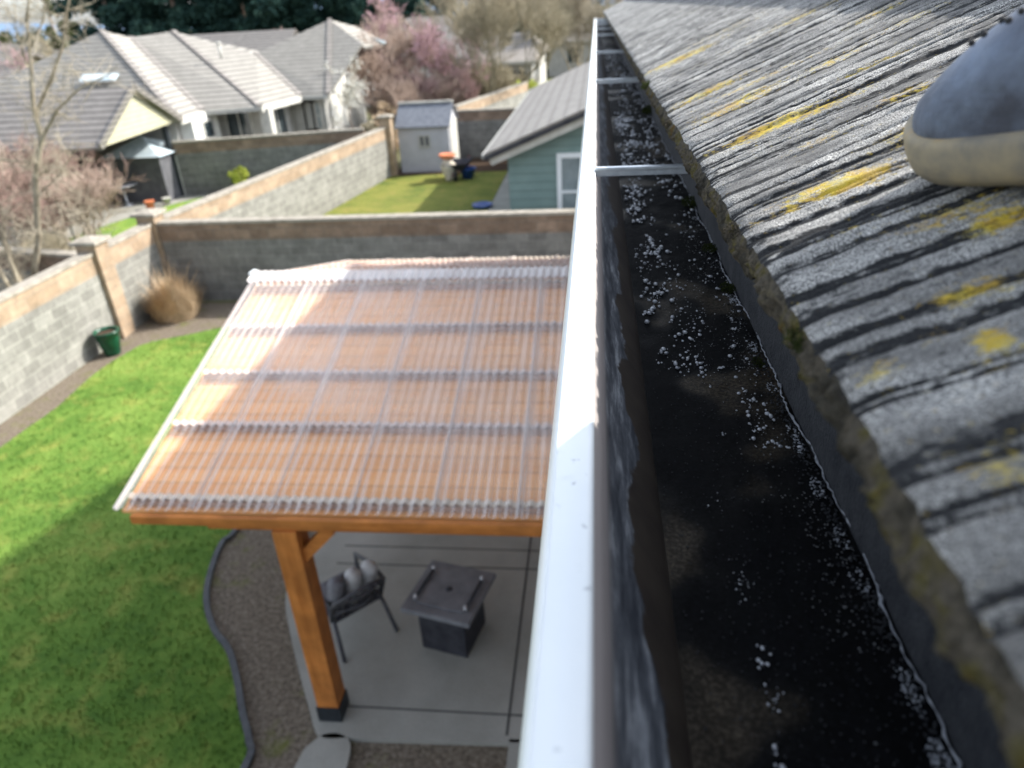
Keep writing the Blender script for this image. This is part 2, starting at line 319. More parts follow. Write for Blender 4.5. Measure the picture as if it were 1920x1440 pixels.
# ------------------------------------------------------------------ mesh helpers
class MB:
    def __init__(s): s.v = []; s.f = []; s.sm = []
    def add(s, vs, fs, smooth=False):
        o = len(s.v); s.v += [tuple(a) for a in vs]
        for f in fs: s.f.append(tuple(i+o for i in f)); s.sm.append(smooth)
        return s
    def box(s, a, b, rot=0, c=None):
        x0, y0, z0 = a; x1, y1, z1 = b
        vs = [Vector((x, y, z)) for z in (z0, z1) for y in (y0, y1) for x in (x0, x1)]
        if rot:
            c = Vector(c) if c else Vector(((x0+x1)/2, (y0+y1)/2, 0)); m = Matrix.Rotation(rot, 3, 'Z')
            vs = [m @ (p-c) + c for p in vs]
        return s.add(vs, [(0, 2, 3, 1), (4, 5, 7, 6), (0, 1, 5, 4), (2, 6, 7, 3), (0, 4, 6, 2), (1, 3, 7, 5)])
    def bar(s, p, q, w_, h, upv=(0, 0, 1)):
        p = Vector(p); q = Vector(q); d = (q-p).normalized(); upv = Vector(upv)
        if abs(d.dot(upv)) > .98: upv = Vector((0, 1, 0))
        sd = d.cross(upv).normalized()*w_/2; u_ = sd.cross(d).normalized()*h/2
        vs = [e+a*sd+b*u_ for e in (p, q) for a, b in ((-1, -1), (1, -1), (1, 1), (-1, 1))]
        return s.add(vs, [(0, 1, 2, 3), (7, 6, 5, 4), (0, 4, 5, 1), (1, 5, 6, 2), (2, 6, 7, 3), (3, 7, 4, 0)])
    def tube(s, pts, rad, n=6, cap=True):
        pts = [Vector(p) for p in pts]; rings = []
        if isinstance(rad, (int, float)): rad = [rad]*len(pts)
        vs = []
        for i, p in enumerate(pts):
            d = (pts[min(i+1, len(pts)-1)]-pts[max(i-1, 0)]).normalized()
            a = d.orthogonal().normalized() if i == 0 else (a-d*a.dot(d)).normalized()
            b = d.cross(a)
            vs += [p+rad[i]*(a*math.cos(6.2832*k/n)+b*math.sin(6.2832*k/n)) for k in range(n)]
        fs = [(i*n+k, i*n+(k+1) % n, (i+1)*n+(k+1) % n, (i+1)*n+k) for i in range(len(pts)-1) for k in range(n)]
        if cap: fs += [tuple(range(n-1, -1, -1)), tuple((len(pts)-1)*n+k for k in range(n))]
        return s.add(vs, fs, True)
    def lathe(s, c, prof, n=20):
        c = Vector(c); vs = [c+Vector((r*math.cos(6.2832*k/n), r*math.sin(6.2832*k/n), z)) for r, z in prof for k in range(n)]
        fs = [(i*n+k, i*n+(k+1) % n, (i+1)*n+(k+1) % n, (i+1)*n+k) for i in range(len(prof)-1) for k in range(n)]
        return s.add(vs, fs, True)
    def prism(s, poly, z0, z1):
        n = len(poly); vs = [(p[0], p[1], z0) for p in poly]+[(p[0], p[1], z1) for p in poly]
        return s.add(vs, [tuple(range(n-1, -1, -1)), tuple(range(n, 2*n))]+[(i, (i+1) % n, n+(i+1) % n, n+i) for i in range(n)])
    def slab(s, pts, t):      # polygon in 3D thickened straight down by t
        n = len(pts); vs = [Vector(p) for p in pts]+[Vector(p)-Vector((0, 0, t)) for p in pts]
        return s.add(vs, [tuple(range(n)), tuple(range(2*n-1, n-1, -1))]+[(i, n+i, n+(i+1) % n, (i+1) % n) for i in range(n)])
    def ball(s, c, r, sx=1, sy=1, sz=1, n=8, m=5):
        c = Vector(c); vs = [c+Vector((0, 0, r*sz))]
        for i in range(1, m):
            t = math.pi*i/m
            vs += [c+Vector((r*sx*math.sin(t)*math.cos(6.2832*k/n), r*sy*math.sin(t)*math.sin(6.2832*k/n), r*sz*math.cos(t))) for k in range(n)]
        vs.append(c-Vector((0, 0, r*sz))); L = len(vs)-1
        fs = [(0, 1+k, 1+(k+1) % n) for k in range(n)]
        for i in range(m-2): fs += [(1+i*n+k, 1+(i+1)*n+k, 1+(i+1)*n+(k+1) % n, 1+i*n+(k+1) % n) for k in range(n)]
        fs += [(L, 1+(m-2)*n+(k+1) % n, 1+(m-2)*n+k) for k in range(n)]
        return s.add(vs, fs, True)
    def build(s, name, mat, parent=None, bevel=0):
        o = parent.get('_o', None) if parent else None
        off = Vector(o) if o else Vector((0, 0, 0))
        me = bpy.data.meshes.new(name); me.from_pydata([tuple(Vector(v)-off) for v in s.v], [], s.f)
        me.polygons.foreach_set('use_smooth', s.sm)
        uv = me.uv_layers.new(name='UVMap'); dat = np.zeros(len(me.loops)*2, dtype=np.float32)
        for p in me.polygons:
            nn = p.normal; ax = max(range(3), key=lambda i: abs(nn[i]))
            for li in p.loop_indices:
                c = me.vertices[me.loops[li].vertex_index].co
                a, b = ((c.y, c.z) if ax == 0 else (c.x, c.z) if ax == 1 else (c.x, c.y))
                dat[2*li] = a; dat[2*li+1] = b
        uv.data.foreach_set('uv', dat)
        me.materials.append(mat if not isinstance(mat, str) else M[mat])
        ob = bpy.data.objects.new(name, me); col.objects.link(ob)
        if parent:
            ob.parent = parent
            if o: ob['_o'] = list(off)
        if bevel:
            bm = ob.modifiers.new('bevel', 'BEVEL'); bm.width = bevel; bm.segments = 2; bm.limit_method = 'ANGLE'
        return ob
def tag(o, label=None, cat=None, group=None, kind=None):
    for k, v in (('label', label), ('category', cat), ('group', group), ('kind', kind)):
        if v: o[k] = v
    return o
def thing(name, loc, label, cat, group=None):
    e = bpy.data.objects.new(name, None); col.objects.link(e); e.location = loc; e['_o'] = list(Vector(loc))
    e.empty_display_size = .2
    return tag(e, label, cat, group)
def struct(name, mb, mat): return tag(mb.build(name, mat), kind='structure')
def lin(a, b, t): return a+(b-a)*t
def vnoise2(x, y, seed):       # smooth value noise, numpy
    xi = np.floor(x).astype(np.int64); yi = np.floor(y).astype(np.int64); fx = x-xi; fy = y-yi
    fx = fx*fx*(3-2*fx); fy = fy*fy*(3-2*fy)
    def h(a, b):
        k = (a*374761393+b*668265263+seed*974711) & 0x7fffffff
        k = ((k ^ (k >> 13))*1274126177) & 0x7fffffff
        return ((k ^ (k >> 16)) & 0xffff)/65535.
    return (h(xi, yi)*(1-fx)+h(xi+1, yi)*fx)*(1-fy)+(h(xi, yi+1)*(1-fx)+h(xi+1, yi+1)*fx)*fy
def grid_obj(name, V, nu, nv, mat, parent=None, attrs=None):
    me = bpy.data.meshes.new(name); V = np.asarray(V, dtype=np.float32).reshape(-1, 3)
    if parent is not None and parent.get('_o', None): V = V-np.array(list(parent['_o']), dtype=np.float32)
    i = np.arange((nu-1)*(nv-1)); a = (i//(nv-1))*nv+i % (nv-1)
    fc = np.stack([a, a+nv, a+nv+1, a+1], 1).ravel()
    me.vertices.add(len(V)); me.vertices.foreach_set('co', V.ravel())
    me.loops.add(len(fc)); me.loops.foreach_set('vertex_index', fc)
    me.polygons.add(len(i)); me.polygons.foreach_set('loop_start', np.arange(len(i))*4); me.polygons.foreach_set('loop_total', np.full(len(i), 4))
    me.polygons.foreach_set('use_smooth', np.ones(len(i), dtype=bool))
    me.update(calc_edges=True); me.validate()
    for k, d in (attrs or {}).items():
        at = me.attributes.new(k, 'FLOAT', 'POINT'); at.data.foreach_set('value', np.asarray(d, dtype=np.float32).ravel())
    me.materials.append(M[mat]); ob = bpy.data.objects.new(name, me); col.objects.link(ob)
    if parent is not None:
        ob.parent = parent
        if parent.get('_o', None): ob['_o'] = list(parent['_o'])
    return ob

G = -5.5     # garden level
# ------------------------------------------------------------------ ground
struct('ground', MB().add([(-700, -60, G-.012), (700, -60, G-.012), (700, 1400, G-.012), (-700, 1400, G-.012)], [(0, 1, 2, 3)]), 'ground')
struct('mulch_bed', MB().add([(-9.5, -8, G-.006), (.6, -8, G-.006), (.6, 14.25, G-.006), (-9.5, 14.25, G-.006)], [(0, 1, 2, 3)]), 'mulch')
def sheet(name, pts, z, mat):
    return struct(name, MB().add([(p[0], p[1], z) for p in pts], [tuple(range(len(pts)))]), mat)
def px(pts, z=G): return [(v.x, v.y) for v in (at_z(a, b, z) for a, b in pts)]
def smooth_poly(pts, n=5):
    out = []
    for i in range(len(pts)-1):
        p0 = Vector(pts[max(i-1, 0)]); p1 = Vector(pts[i]); p2 = Vector(pts[i+1]); p3 = Vector(pts[min(i+2, len(pts)-1)])
        for k in range(n):
            t = k/n; out.append(tuple(.5*((2*p1)+(p2-p0)*t+(2*p0-5*p1+4*p2-p3)*t*t+(3*p1-p0-3*p2+p3)*t**3)))
    out.append(tuple(pts[-1])); return out
edgeR = smooth_poly([(-4.6, 8.6)]+px([(450, 985), (418, 1020), (396, 1075), (388, 1130), (402, 1182), (430, 1222), (446, 1280), (456, 1340), (468, 1392), (462, 1440)])+[(-3.0, 2.6), (-3.3, 0), (-3.3, -6)])
edgeL = smooth_poly(px([(0, 840), (50, 804), (105, 765), (139, 735), (180, 699), (236, 663), (278, 643), (347, 629), (425, 613)])+[(-6.6, 13.1), (-5.6, 12.3), (-5.0, 10.6), (-4.6, 8.6)])
lawnp = [(-8.9, -6), (-8.9, 2)]+edgeL[:-1]+edgeR
sheet('lawn', lawnp, G+.004, 'lawn')
# soft fringe of grass blades standing along the lawn's cut edge and through it
def blades(name, inside, n, hgt, mat, z0=G, seed=1):
    r = random.Random(seed); m = MB()
    for _ in range(n):
        x, y = inside(r); a = r.uniform(0, 6.28); h = hgt*r.uniform(.5, 1.3); w_ = .006+.006*r.random(); t = r.uniform(-.5, .5)*h
        dx, dy = math.cos(a)*w_, math.sin(a)*w_
        m.add([(x-dx, y-dy, z0), (x+dx, y+dy, z0), (x-dy*t*60, y+dx*t*60, z0+h)], [(0, 1, 2)])
    return tag(m.build(name, mat), kind='stuff')
lpoly = lawnp
def pip(x, y, poly):
    c = False; j = len(poly)-1
    for i in range(len(poly)):
        xi, yi = poly[i][:2]; xj, yj = poly[j][:2]
        if (yi > y) != (yj > y) and x < (xj-xi)*(y-yi)/(yj-yi)+xi: c = not c
        j = i
    return c
def in_lawn(r):
    while True:
        y = 2.8+(13.3-2.8)*r.random()**1.3; x = r.uniform(-9.2, -2.7)
        if pip(x, y, lpoly): return x, y
gb = blades('grass', in_lawn, 26000, .045, 'lawn'); tag(gb, 'short green grass blades of our lawn', 'grass')
# lawn edging: one long curved strip
e = MB(); ep = [Vector((p[0], p[1], 0)) for p in edgeR]
for i in range(len(ep)-1):
    d = (ep[i+1]-ep[i]); n_ = Vector((-d.y, d.x, 0)).normalized()*.03
    a, b = ep[i], ep[i+1]
    e.add([a-n_+Vector((0, 0, G)), a+n_+Vector((0, 0, G)), b+n_+Vector((0, 0, G)), b-n_+Vector((0, 0, G)), a-n_+Vector((0, 0, G+.045)), a+n_+Vector((0, 0, G+.045)), b+n_+Vector((0, 0, G+.045)), b-n_+Vector((0, 0, G+.045))],
          [(4, 5, 6, 7), (0, 4, 7, 3), (1, 2, 6, 5)])
tag(e.build('lawn_edging', 'edging'), 'curved black plastic edging between lawn and mulch bed', 'edging')
# patio
pat = smooth_poly(px([(652, 1390), (600, 1386), (580, 1330), (560, 1255), (545, 1190), (537, 1135), (548, 1085), (585, 1030)])+[(-3.3, 7.6), (-2.9, 9.5), (-2.0, 10.4)])+[(.6, 10.4), (.6, 3.93)]
m = MB().prism([(p[0], p[1]) for p in pat][::-1], G-.01, G+.05); struct('patio', m, 'concrete')
struct('concrete_strip', MB().box((-.72, -8, G-.01), (.6, 3.92, G+.05)), 'concrete')
j = MB()
for y in (4.15, 5.98, 6.28, 7.9): j.box((-2.9 if y > 5.2 else -2.35, y-.009, G+.05), (.6, y+.009, G+.0515))
j.box((-.757, 3.95, G+.05), (-.735, 10.3, G+.053)); struct('patio_joint', j, 'joint')
ss = MB().prism([(v[0]+0, v[1]) for v in smooth_poly([(-2.44, 3.72), (-2.32, 3.86), (-2.14, 3.86), (-2.04, 3.7), (-2.06, 3.2), (-2.3, 3.0), (-2.5, 3.3), (-2.44, 3.72)][:-1])], G, G+.05)
tag(ss.build('stepping_stone', 'concrete'), 'rounded concrete stepping stone at the foot of the pergola post', 'paving stone')

# ------------------------------------------------------------------ pergola
PX0, PX1 = -3.55, .45; EY, EZ = 3.96, -3.15; RY, RZ = 6.88, -2.37; BY, BZ = 9.8, -3.15
pg = thing('pergola', (-1.6, 6.9, G), 'cedar pergola with clear corrugated roof over the patio', 'pergola')
def rp(x, t, side=0, dz=0):   # point on roof plane: t 0 eave .. 1 ridge
    y0, z0 = (EY, EZ) if side == 0 else (BY, BZ); return Vector((x, lin(y0, RY, t), lin(z0, RZ, t)+dz))
for side in (0, 1):
    x = PX0; k = 0
    while x < PX1-.05:
        x1 = min(x+.66, PX1); n = int((x1-x)/.0095)+1; nt_ = 16; V = []
        for jn in range(nt_):
            t = jn/(nt_-1)*1.0
            for i in range(n):
                xx = lin(x, x1, i/(n-1)); p = rp(xx, t, side, .011*math.cos(xx*2*math.pi/.076)+.002*(k % 2)+.003*math.sin(t*9+k)); V.append(p)
        grid_obj('corrugated_sheet', [tuple(v) for v in V], nt_, n, 'clear_sheet', pg); x += .60; k += 1
    # white seams: sheet side laps
for side in (0, 1):
    x = PX0+.62
    while x < PX1-.1:
        s_ = MB()
        for dx in (0, ): s_.tube([rp(x-.01, 0, side, .017), rp(x-.01, .985, side, .017)], .0085, 6)
        s_.build('lap_seam', 'ridge_sheet', pg); x += .60
# ridge cap with waves
V = []; n = int((PX1-PX0)/.0095)
for a in (-.16, -.10, -.03, 0, .03, .10, .16):
    for i in range(n+1):
        xx = lin(PX0-.02, PX1, i/n); V.append((xx, RY+a, RZ-abs(a)*.267+.045+(.013*math.cos(xx*2*math.pi/.076))*(1 if abs(a) > .05 else .6)))
grid_obj('ridge_cap', V, 7, n+1, 'ridge_sheet', pg)
MB().bar((PX0-.035, RY, RZ+.01), (PX0+.005, RY, RZ+.01), .12, .10).build('ridge_end_cap', 'white_paint', pg)
# left verge: bright rim flashing
MB().bar(rp(PX0, 0, 0, .0), rp(PX0, 1, 0, .0), .022, .028).build('verge_trim', 'ridge_sheet', pg)
MB().bar(rp(PX0, 0, 1, .0), rp(PX0, 1, 1, .0), .022, .028).build('verge_trim', 'ridge_sheet', pg)
for side in (0, 1):
    d = MB(); a = rp(PX0+.0, .02, side, -.075); b = rp(PX1, .02, side, -.075); c = rp(PX1, .995, side, -.075); dd = rp(PX0+.0, .995, side, -.075)
    d.slab([a, b, c, dd] if side == 0 else [b, a, dd, c], .02); d.build('ceiling_boards', 'deck', pg)
    for t in (.045, .30, .51, .73, .955):
        MB().bar(rp(PX0+.06, t, side, -.044), rp(PX1, t, side, -.044), .085, .04).build('purlin', 'wood_dark', pg)
        V = []
        for q_ in (-.032, .032):
            for i in range(n+1):
                xx = lin(PX0+.03, PX1, i/n); p = rp(xx, t, side); V.append((p.x, p.y+q_, p.z-.008+.011*math.cos(xx*2*math.pi/.076)))
        grid_obj('closure_strip', V, 2, n+1, 'closure' if .1 < t < .9 else 'closure_pale', pg)
    for x in (-3.40, -2.72, -1.45, -.2):
        MB().bar(rp(x, 0.03, side, -.155), rp(x, .99, side, -.155), .09, .12).build('rafter', 'wood_y', pg)
    for x in (PX0+.02+.03,):
        pass
MB().box((PX0+.13, EY-.045, EZ-.10), (PX1, EY+.0, EZ-.03)).build('fascia_board', 'wood_x', pg, .004)
MB().box((PX0+.13, BY-.0, BZ-.155), (PX1, BY+.045, BZ-.035)).build('fascia_board', 'wood_x', pg, .004)
MB().box((-3.3, RY-.07, RZ-.42), (PX1, RY+.07, RZ-.18)).build('ridge_beam', 'wood_x', pg)
for yb, s in ((EY+.13, 1), (BY-.13, -1)):
    MB().box((-2.9, yb-.07, -3.36), (PX1, yb+.07, -3.22)).build('beam', 'wood_x', pg)
for (X, Y) in ((-2.30, EY+.13), (.28, EY+.13), (-2.30, BY-.13), (.28, BY-.13)):
    po = MB().box((X-.095, Y-.095, G+.17), (X+.095, Y+.095, -3.36)).build('post', 'wood_z', pg, .006)
    MB().box((X-.105, Y-.105, G+.05), (X+.105, Y+.105, G+.22)).build('post_base', 'black_metal', po)
    s = 1 if X < 0 else -1
    MB().bar((X+s*.06, Y, -3.66), (X+s*.34, Y, -3.37), .09, .09).build('brace', 'wood_x', pg)
    s2 = 1 if Y < 6 else -1

# ------------------------------------------------------------------ patio furniture
fc = at_z(845, 1190, G+.05)
ft = thing('fire_table', (-1.38, 5.02, G+.05), 'square charcoal gas fire table on the patio', 'fire pit table')
rt = R(-14)
def rbox(mb, cx, cy, hx, hy, z0, z1, r): return mb.box((cx-hx, cy-hy, z0), (cx+hx, cy+hy, z1), r, (cx, cy, 0))
FX, FY = -1.38, 5.02
rbox(MB(), FX, FY, .235, .235, G+.05, G+.58, rt).build('base_cabinet', 'firebase', ft, .008)
tt = rbox(MB(), FX, FY, .345, .345, G+.58, G+.635, rt).build('table_top', 'firetop', ft, .008)
lid = rbox(MB(), FX, FY, .24, .24, G+.635, G+.648, rt).build('burner_lid', 'firetop', ft, .004)
rot = Matrix.Rotation(rt, 3, 'Z')
def rl(dx, dy, z): v = rot @ Vector((dx, dy, 0)); return (FX+v.x, FY+v.y, z)
for s in (-1, 1):
    MB().tube([rl(s*.255, -.2, G+.66), rl(s*.255, .2, G+.66)], .014, 8).build('glass_guard_rail', 'firebase', ft)
    for t_ in (-1, 1): MB().tube([rl(s*.255, t_*.2, G+.635), rl(s*.255, t_*.2, G+.685)], .017, 10).build('corner_clamp', 'steel', ft)
MB().lathe(rl(0, 0, G+.648), [(.0, .006), (.03, .006), (.035, 0)], 14).build('lid_knob', 'firebase', lid)
def chair(loc, rz, label):
    t = thing('patio_chair', loc, label, 'chair', 'grey metal patio chairs with striped cushions')
    x0, y0, z0 = loc; mt = Matrix.Rotation(rz, 4, 'Z'); mt.translation = Vector(loc)
    def T(p): return mt @ Vector(p)
    s = MB(); s.bar(T((0, -.26, .40)), T((0, .22, .36)), .52, .03); s.build('seat', 'chair_metal', t)
    b = MB()
    for i in range(7):
        xx = -.24+.08*i; z1 = .74+.05*math.cos(xx*6)
        b.tube([T((xx, .22, .38)), T((xx*1.05, .30+.05*(1-(xx/.24)**2), .62)), T((xx*.9, .40+.06*(1-(xx/.24)**2), z1))], .014, 5)
    b.tube([T((-.27, .2, .38)), T((-.28, .3, .62)), T((-.25, .38, .72)), T((-.12, .44, .79)), T((0, .46, .81)), T((.12, .44, .79)), T((.25, .38, .72)), T((.28, .3, .62)), T((.27, .2, .38))], .018, 6)
    for z_, yy in ((.5, .27), (.68, .36)):
        b.tube([T((-.27, yy-.02, z_)), T((0, yy+.05, z_)), T((.27, yy-.02, z_))], .024, 5)
    b.build('backrest', 'chair_metal', t)
    cu = MB(); cu.bar(T((0, -.25, .445)), T((0, .2, .415)), .46, .07); cu.build('seat_cushion', 'cushion_grey', t, .02)
    bc = MB()
    for i, xx in enumerate((-.17, 0, .17)):
        q_ = MB(); q_.tube([T((xx, .14, .44)), T((xx, .20, .62)), T((xx, .27, .84)), T((xx, .29, .89))], [.07, .085, .08, .045], 10); q_.build('back_cushion', 'cushion_white' if i != 2 else 'cushion_grey', t)
    for xx in (-.085, .085): MB().tube([T((xx, .09, .45)), T((xx, .15, .62)), T((xx, .21, .84))], .028, 6).build('cushion_stripe', 'chair_metal', t)
    for s_ in (-1, 1):
        MB().tube([T((s_*.26, -.24, .60)), T((s_*.25, -.26, .38)), T((s_*.28, -.30, 0))], .021, 6).build('leg', 'chair_metal', t)
        MB().tube([T((s_*.25, .20, .40)), T((s_*.27, .30, .2)), T((s_*.29, .38, 0))], .021, 6).build('leg', 'chair_metal', t)
        MB().tube([T((s_*.28, .3, .64)), T((s_*.30, 0, .63)), T((s_*.26, -.26, .60))], .022, 6).build('armrest', 'chair_metal', t)
    return t
chair((-2.44, 5.10, G+.05), R(-135), 'grey metal patio chair with pale cushion beside the pergola post')
chair((-1.72, 7.95, G+.05), R(10), 'dark patio chair mostly hidden under the pergola roof')

# ------------------------------------------------------------------ block walls
def wall(name, a, b, ztop, label, mats, group='block garden walls', thick=.2, zb=G-.1, tan=.42):
    a = Vector((a[0], a[1], 0)); b = Vector((b[0], b[1], 0)); d = (b-a); L = d.length; d.normalize()
    t = thing(name, (a.x, a.y, G), label, 'wall', group)
    r = math.atan2(d.y, d.x); t.rotation_euler = (0, 0, r); t['_o'] = [0, 0, 0]
    MB().box((0, -thick/2, zb-G), (L, thick/2, ztop-tan-G)).build('block_courses', mats[0], t)
    MB().box((0, -thick/2-.002, ztop-tan-G), (L, thick/2+.002, ztop-.06-G)).build('top_courses', mats[1], t)
    MB().box((0, -thick/2-.03, ztop-.06-G), (L, thick/2+.03, ztop-G)).build('coping', 'cap', t)
    return t
def pillar(x, y, ztop, label, mats=('block_tan',), w_=.2):
    t = thing('wall_pillar', (x, y, G), label, 'pillar', 'square capped pillars of the garden walls')
    MB().box((x-w_, y-w_, G-.1), (x+w_, y+w_, ztop)).build('shaft', mats[0], t)
    MB().box((x-w_-.07, y-w_-.07, ztop), (x+w_+.07, y+w_+.07, ztop+.07)).build('capstone', 'cap', t, .01)
    MB().add([(x-w_, y-w_, ztop+.07), (x+w_, y-w_, ztop+.07), (x+w_, y+w_, ztop+.07), (x-w_, y+w_, ztop+.07), (x, y, ztop+.13)], [(0, 1, 4), (1, 2, 4), (2, 3, 4), (3, 0, 4)]).build('cap_peak', 'cap', t)
WX = -9.62
LG = ('block', 'block_tan'); DG = ('block_drk', 'block_brn')
wall('block_wall', (WX, -8), (WX, 12.35), -3.72, 'long sunlit block wall beside the lawn left of the green pot', LG)
wall('block_wall', (WX, 12.75), (WX, 14.4), -3.72, 'short block wall piece between two pillars behind the dry grass clump', LG)
wall('block_wall', (WX, 14.8), (-7.85, 27.3), -3.72, 'sunlit tan topped wall running back to the neighbour\'s shed', LG)
wall('block_wall', (-9.4, 14.55), (3, 14.55), -3.72, 'shaded block wall behind the pergola', DG)
wall('block_wall', (-15.2, 25.2), (-8.35, 26.6), -3.62, 'dark block wall below the grey tiled house', DG)
wall('block_wall', (-7.4, 30.6), (-1.5, 30.6), -3.62, 'dark block wall behind the small shed', DG)
wall('block_wall', (-5.75, 31), (-3.6, 40), -3.5, 'sunlit tan wall far behind the small shed', ('block', 'block_tan'))
pillar(WX, 12.55, -3.58, 'block pillar beside the green pot')
pillar(WX, 14.6, -3.58, 'block pillar where the walls meet behind the pergola')
pillar(-7.75, 27.5, -3.4, 'block pillar left of the small shed', ('block_tan',))
wall('block_wall', (-22, 15.6), (-9.9, 13.0), -3.95, 'low dark wall behind the pale tree trunks', DG)

# ------------------------------------------------------------------ green pot, dry grass
gp = thing('garden_pot', (-9.2, 11.62, G), 'dark green glazed pot standing at the block wall', 'pot')
MB().lathe((-9.2, 11.62, G), [(0, 0), (.13, 0), (.15, .03), (.205, .33), (.22, .44), (.235, .45), (.235, .49), (.20, .49), (.19, .44)], 24).build('vessel', 'pot_green', gp)
MB().lathe((-9.2, 11.62, G+.43), [(0, .01), (.10, .015), (.195, 0)], 20).build('soil', 'soil', gp)
def tuft(name, c, rad, h, n, mat, label, cat, seed):
    r = random.Random(seed); m = MB(); c = Vector(c)
    for _ in range(n):
        a = r.uniform(0, 6.28); q_ = r.random()**.7*1.15; L = h*r.uniform(.5, 1.0)*(1.4 if r.random() < .15 else 1)
        o = Vector((math.cos(a), math.sin(a), 0)); b = c+o*rad*.8*q_
        L *= 1-.45*(q_/1.15)**2; d1 = (o*math.sin(q_*.35)+Vector((0, 0, math.cos(q_*.35)))); d2 = (o*math.sin(q_*.6)+Vector((r.gauss(0, .24), r.gauss(0, .24), math.cos(q_*.6))))
        e1 = b+d1*L*.55; e2 = e1+d2*L*.45; s_ = Vector((-math.sin(a), math.cos(a), 0))*.007
        m.add([b-s_, b+s_, e1+s_, e1-s_, e2], [(0, 1, 2, 3), (3, 2, 4)])
    return tag(m.build(name, mat), label, cat)
tuft('grass_clump', (-8.9, 13.5, G), .50, .95, 2300, 'straw', 'rounded dry straw coloured ornamental grass clump in the wall corner', 'grass clump', 3)

# ------------------------------------------------------------------ trees
def bare_tree(name, base, h, spread, label, bark, twig, seed, depth=5, trunks=1, blossom=None, bn=0, r0=None, lean=(0, 0), group=None, tw=.006, rig=.55, nb=4):
    r = random.Random(seed); t = thing(name, base, label, 'tree' if 'shrub' not in name else 'shrub', group)
    wd = MB(); tg = MB(); tips = []; base = Vector(base)
    def grow(p, d, L, rad, dep):
        pts = [p]; rr = [rad]; q_ = p.copy(); dd = d.copy(); ns = 4
        for i in range(ns):
            dd = (dd+Vector((r.gauss(0, .13), r.gauss(0, .13), r.gauss(.03, .08)))).normalized(); q_ = q_+dd*L/ns; pts.append(q_.copy()); rr.append(rad*(1-.5*(i+1)/ns))
        (wd if dep > 2 else tg).tube(pts, rr, 6 if dep > 3 else 4 if dep > 2 else 3, False)
        if dep <= 1: tips.extend(pts[1:]); return
        for k in range(nb+(1 if dep < 3 else 0)):
            i = r.choice((2, 3, 4)) if k else 4; f = r.uniform(.35, .85)*spread
            a = r.uniform(0, 6.28); o = dd.orthogonal().normalized(); o2 = dd.cross(o)
            nd = (dd+(o*math.cos(a)+o2*math.sin(a))*f+Vector((0, 0, .15))).normalized()
            grow(pts[i], nd, L*r.uniform(.6, .85), max(rr[i]*.62, tw), dep-1)
    for k in range(trunks):
        a = 6.28*k/trunks+r.random(); f = 0 if trunks == 1 else .28
        d = Vector((math.cos(a)*f+lean[0], math.sin(a)*f+lean[1], 1)).normalized()
        grow(base+Vector((math.cos(a), math.sin(a), 0))*(.08 if trunks > 1 else 0), d, h*.36, r0 or h*.016, depth)
    wd.build('trunk', bark, t); cr = tg.build('crown', twig, t)
    if blossom:
        b = MB()
        for _ in range(bn):
            p = r.choice(tips)+Vector((r.gauss(0, .07), r.gauss(0, .07), r.gauss(0, .07))); s_ = r.uniform(.02, .05)*(h/4)
            v1 = Vector((r.gauss(0, 1), r.gauss(0, 1), r.gauss(0, 1))).normalized(); v2 = v1.orthogonal().normalized()
            b.add([p+v1*s_, p+v2*s_, p-v1*s_, p-v2*s_], [(0, 1, 2, 3)])
        b.build('blossom', blossom, t)
    return t
def leafy(name, base, h, rx, label, leaf, bark, seed, n=5000, cone=False, group=None, ls=.12, cat='tree', low=.12):
    r = random.Random(seed); t = thing(name, base, label, cat, group); base = Vector(base); f = MB()
    MB().tube([base, base+Vector((0, 0, h*.5)), base+Vector((0, 0, h*.92))], [h*.022, h*.015, h*.004], 7).build('trunk', bark, t)
    clumps = []
    for _ in range(70 if n > 3000 else 26):
        z = lin(low, .98, r.random()); a = r.uniform(0, 6.28)
        if cone: rad = rx*(1.04-z)*r.uniform(.45, 1.0)
        else: rad = rx*math.sqrt(max(0, 1-((z-.5)/.55)**2))*r.uniform(.35, .95)
        clumps.append((base+Vector((rad*math.cos(a), rad*math.sin(a), h*z)), rx*r.uniform(.14, .34)))
    for _ in range(n):
        c, cr = r.choice(clumps); v = Vector((r.gauss(0, 1), r.gauss(0, 1), r.gauss(0, .7)))
        p = c+v.normalized()*cr*r.uniform(.5, 1.1); s_ = ls*r.uniform(.6, 1.4)
        v1 = Vector((r.gauss(0, 1), r.gauss(0, 1), r.gauss(-.3, .8))).normalized(); v2 = v1.orthogonal().normalized()
        f.add([p-v2*s_*.4, p+v2*s_*.4, p+v1*s_], [(0, 1, 2)])
    f.build('crown', leaf, t); return t
def gpt(x, y, Y): v = at_y(x, y, Y); return (v.x, v.y, G)

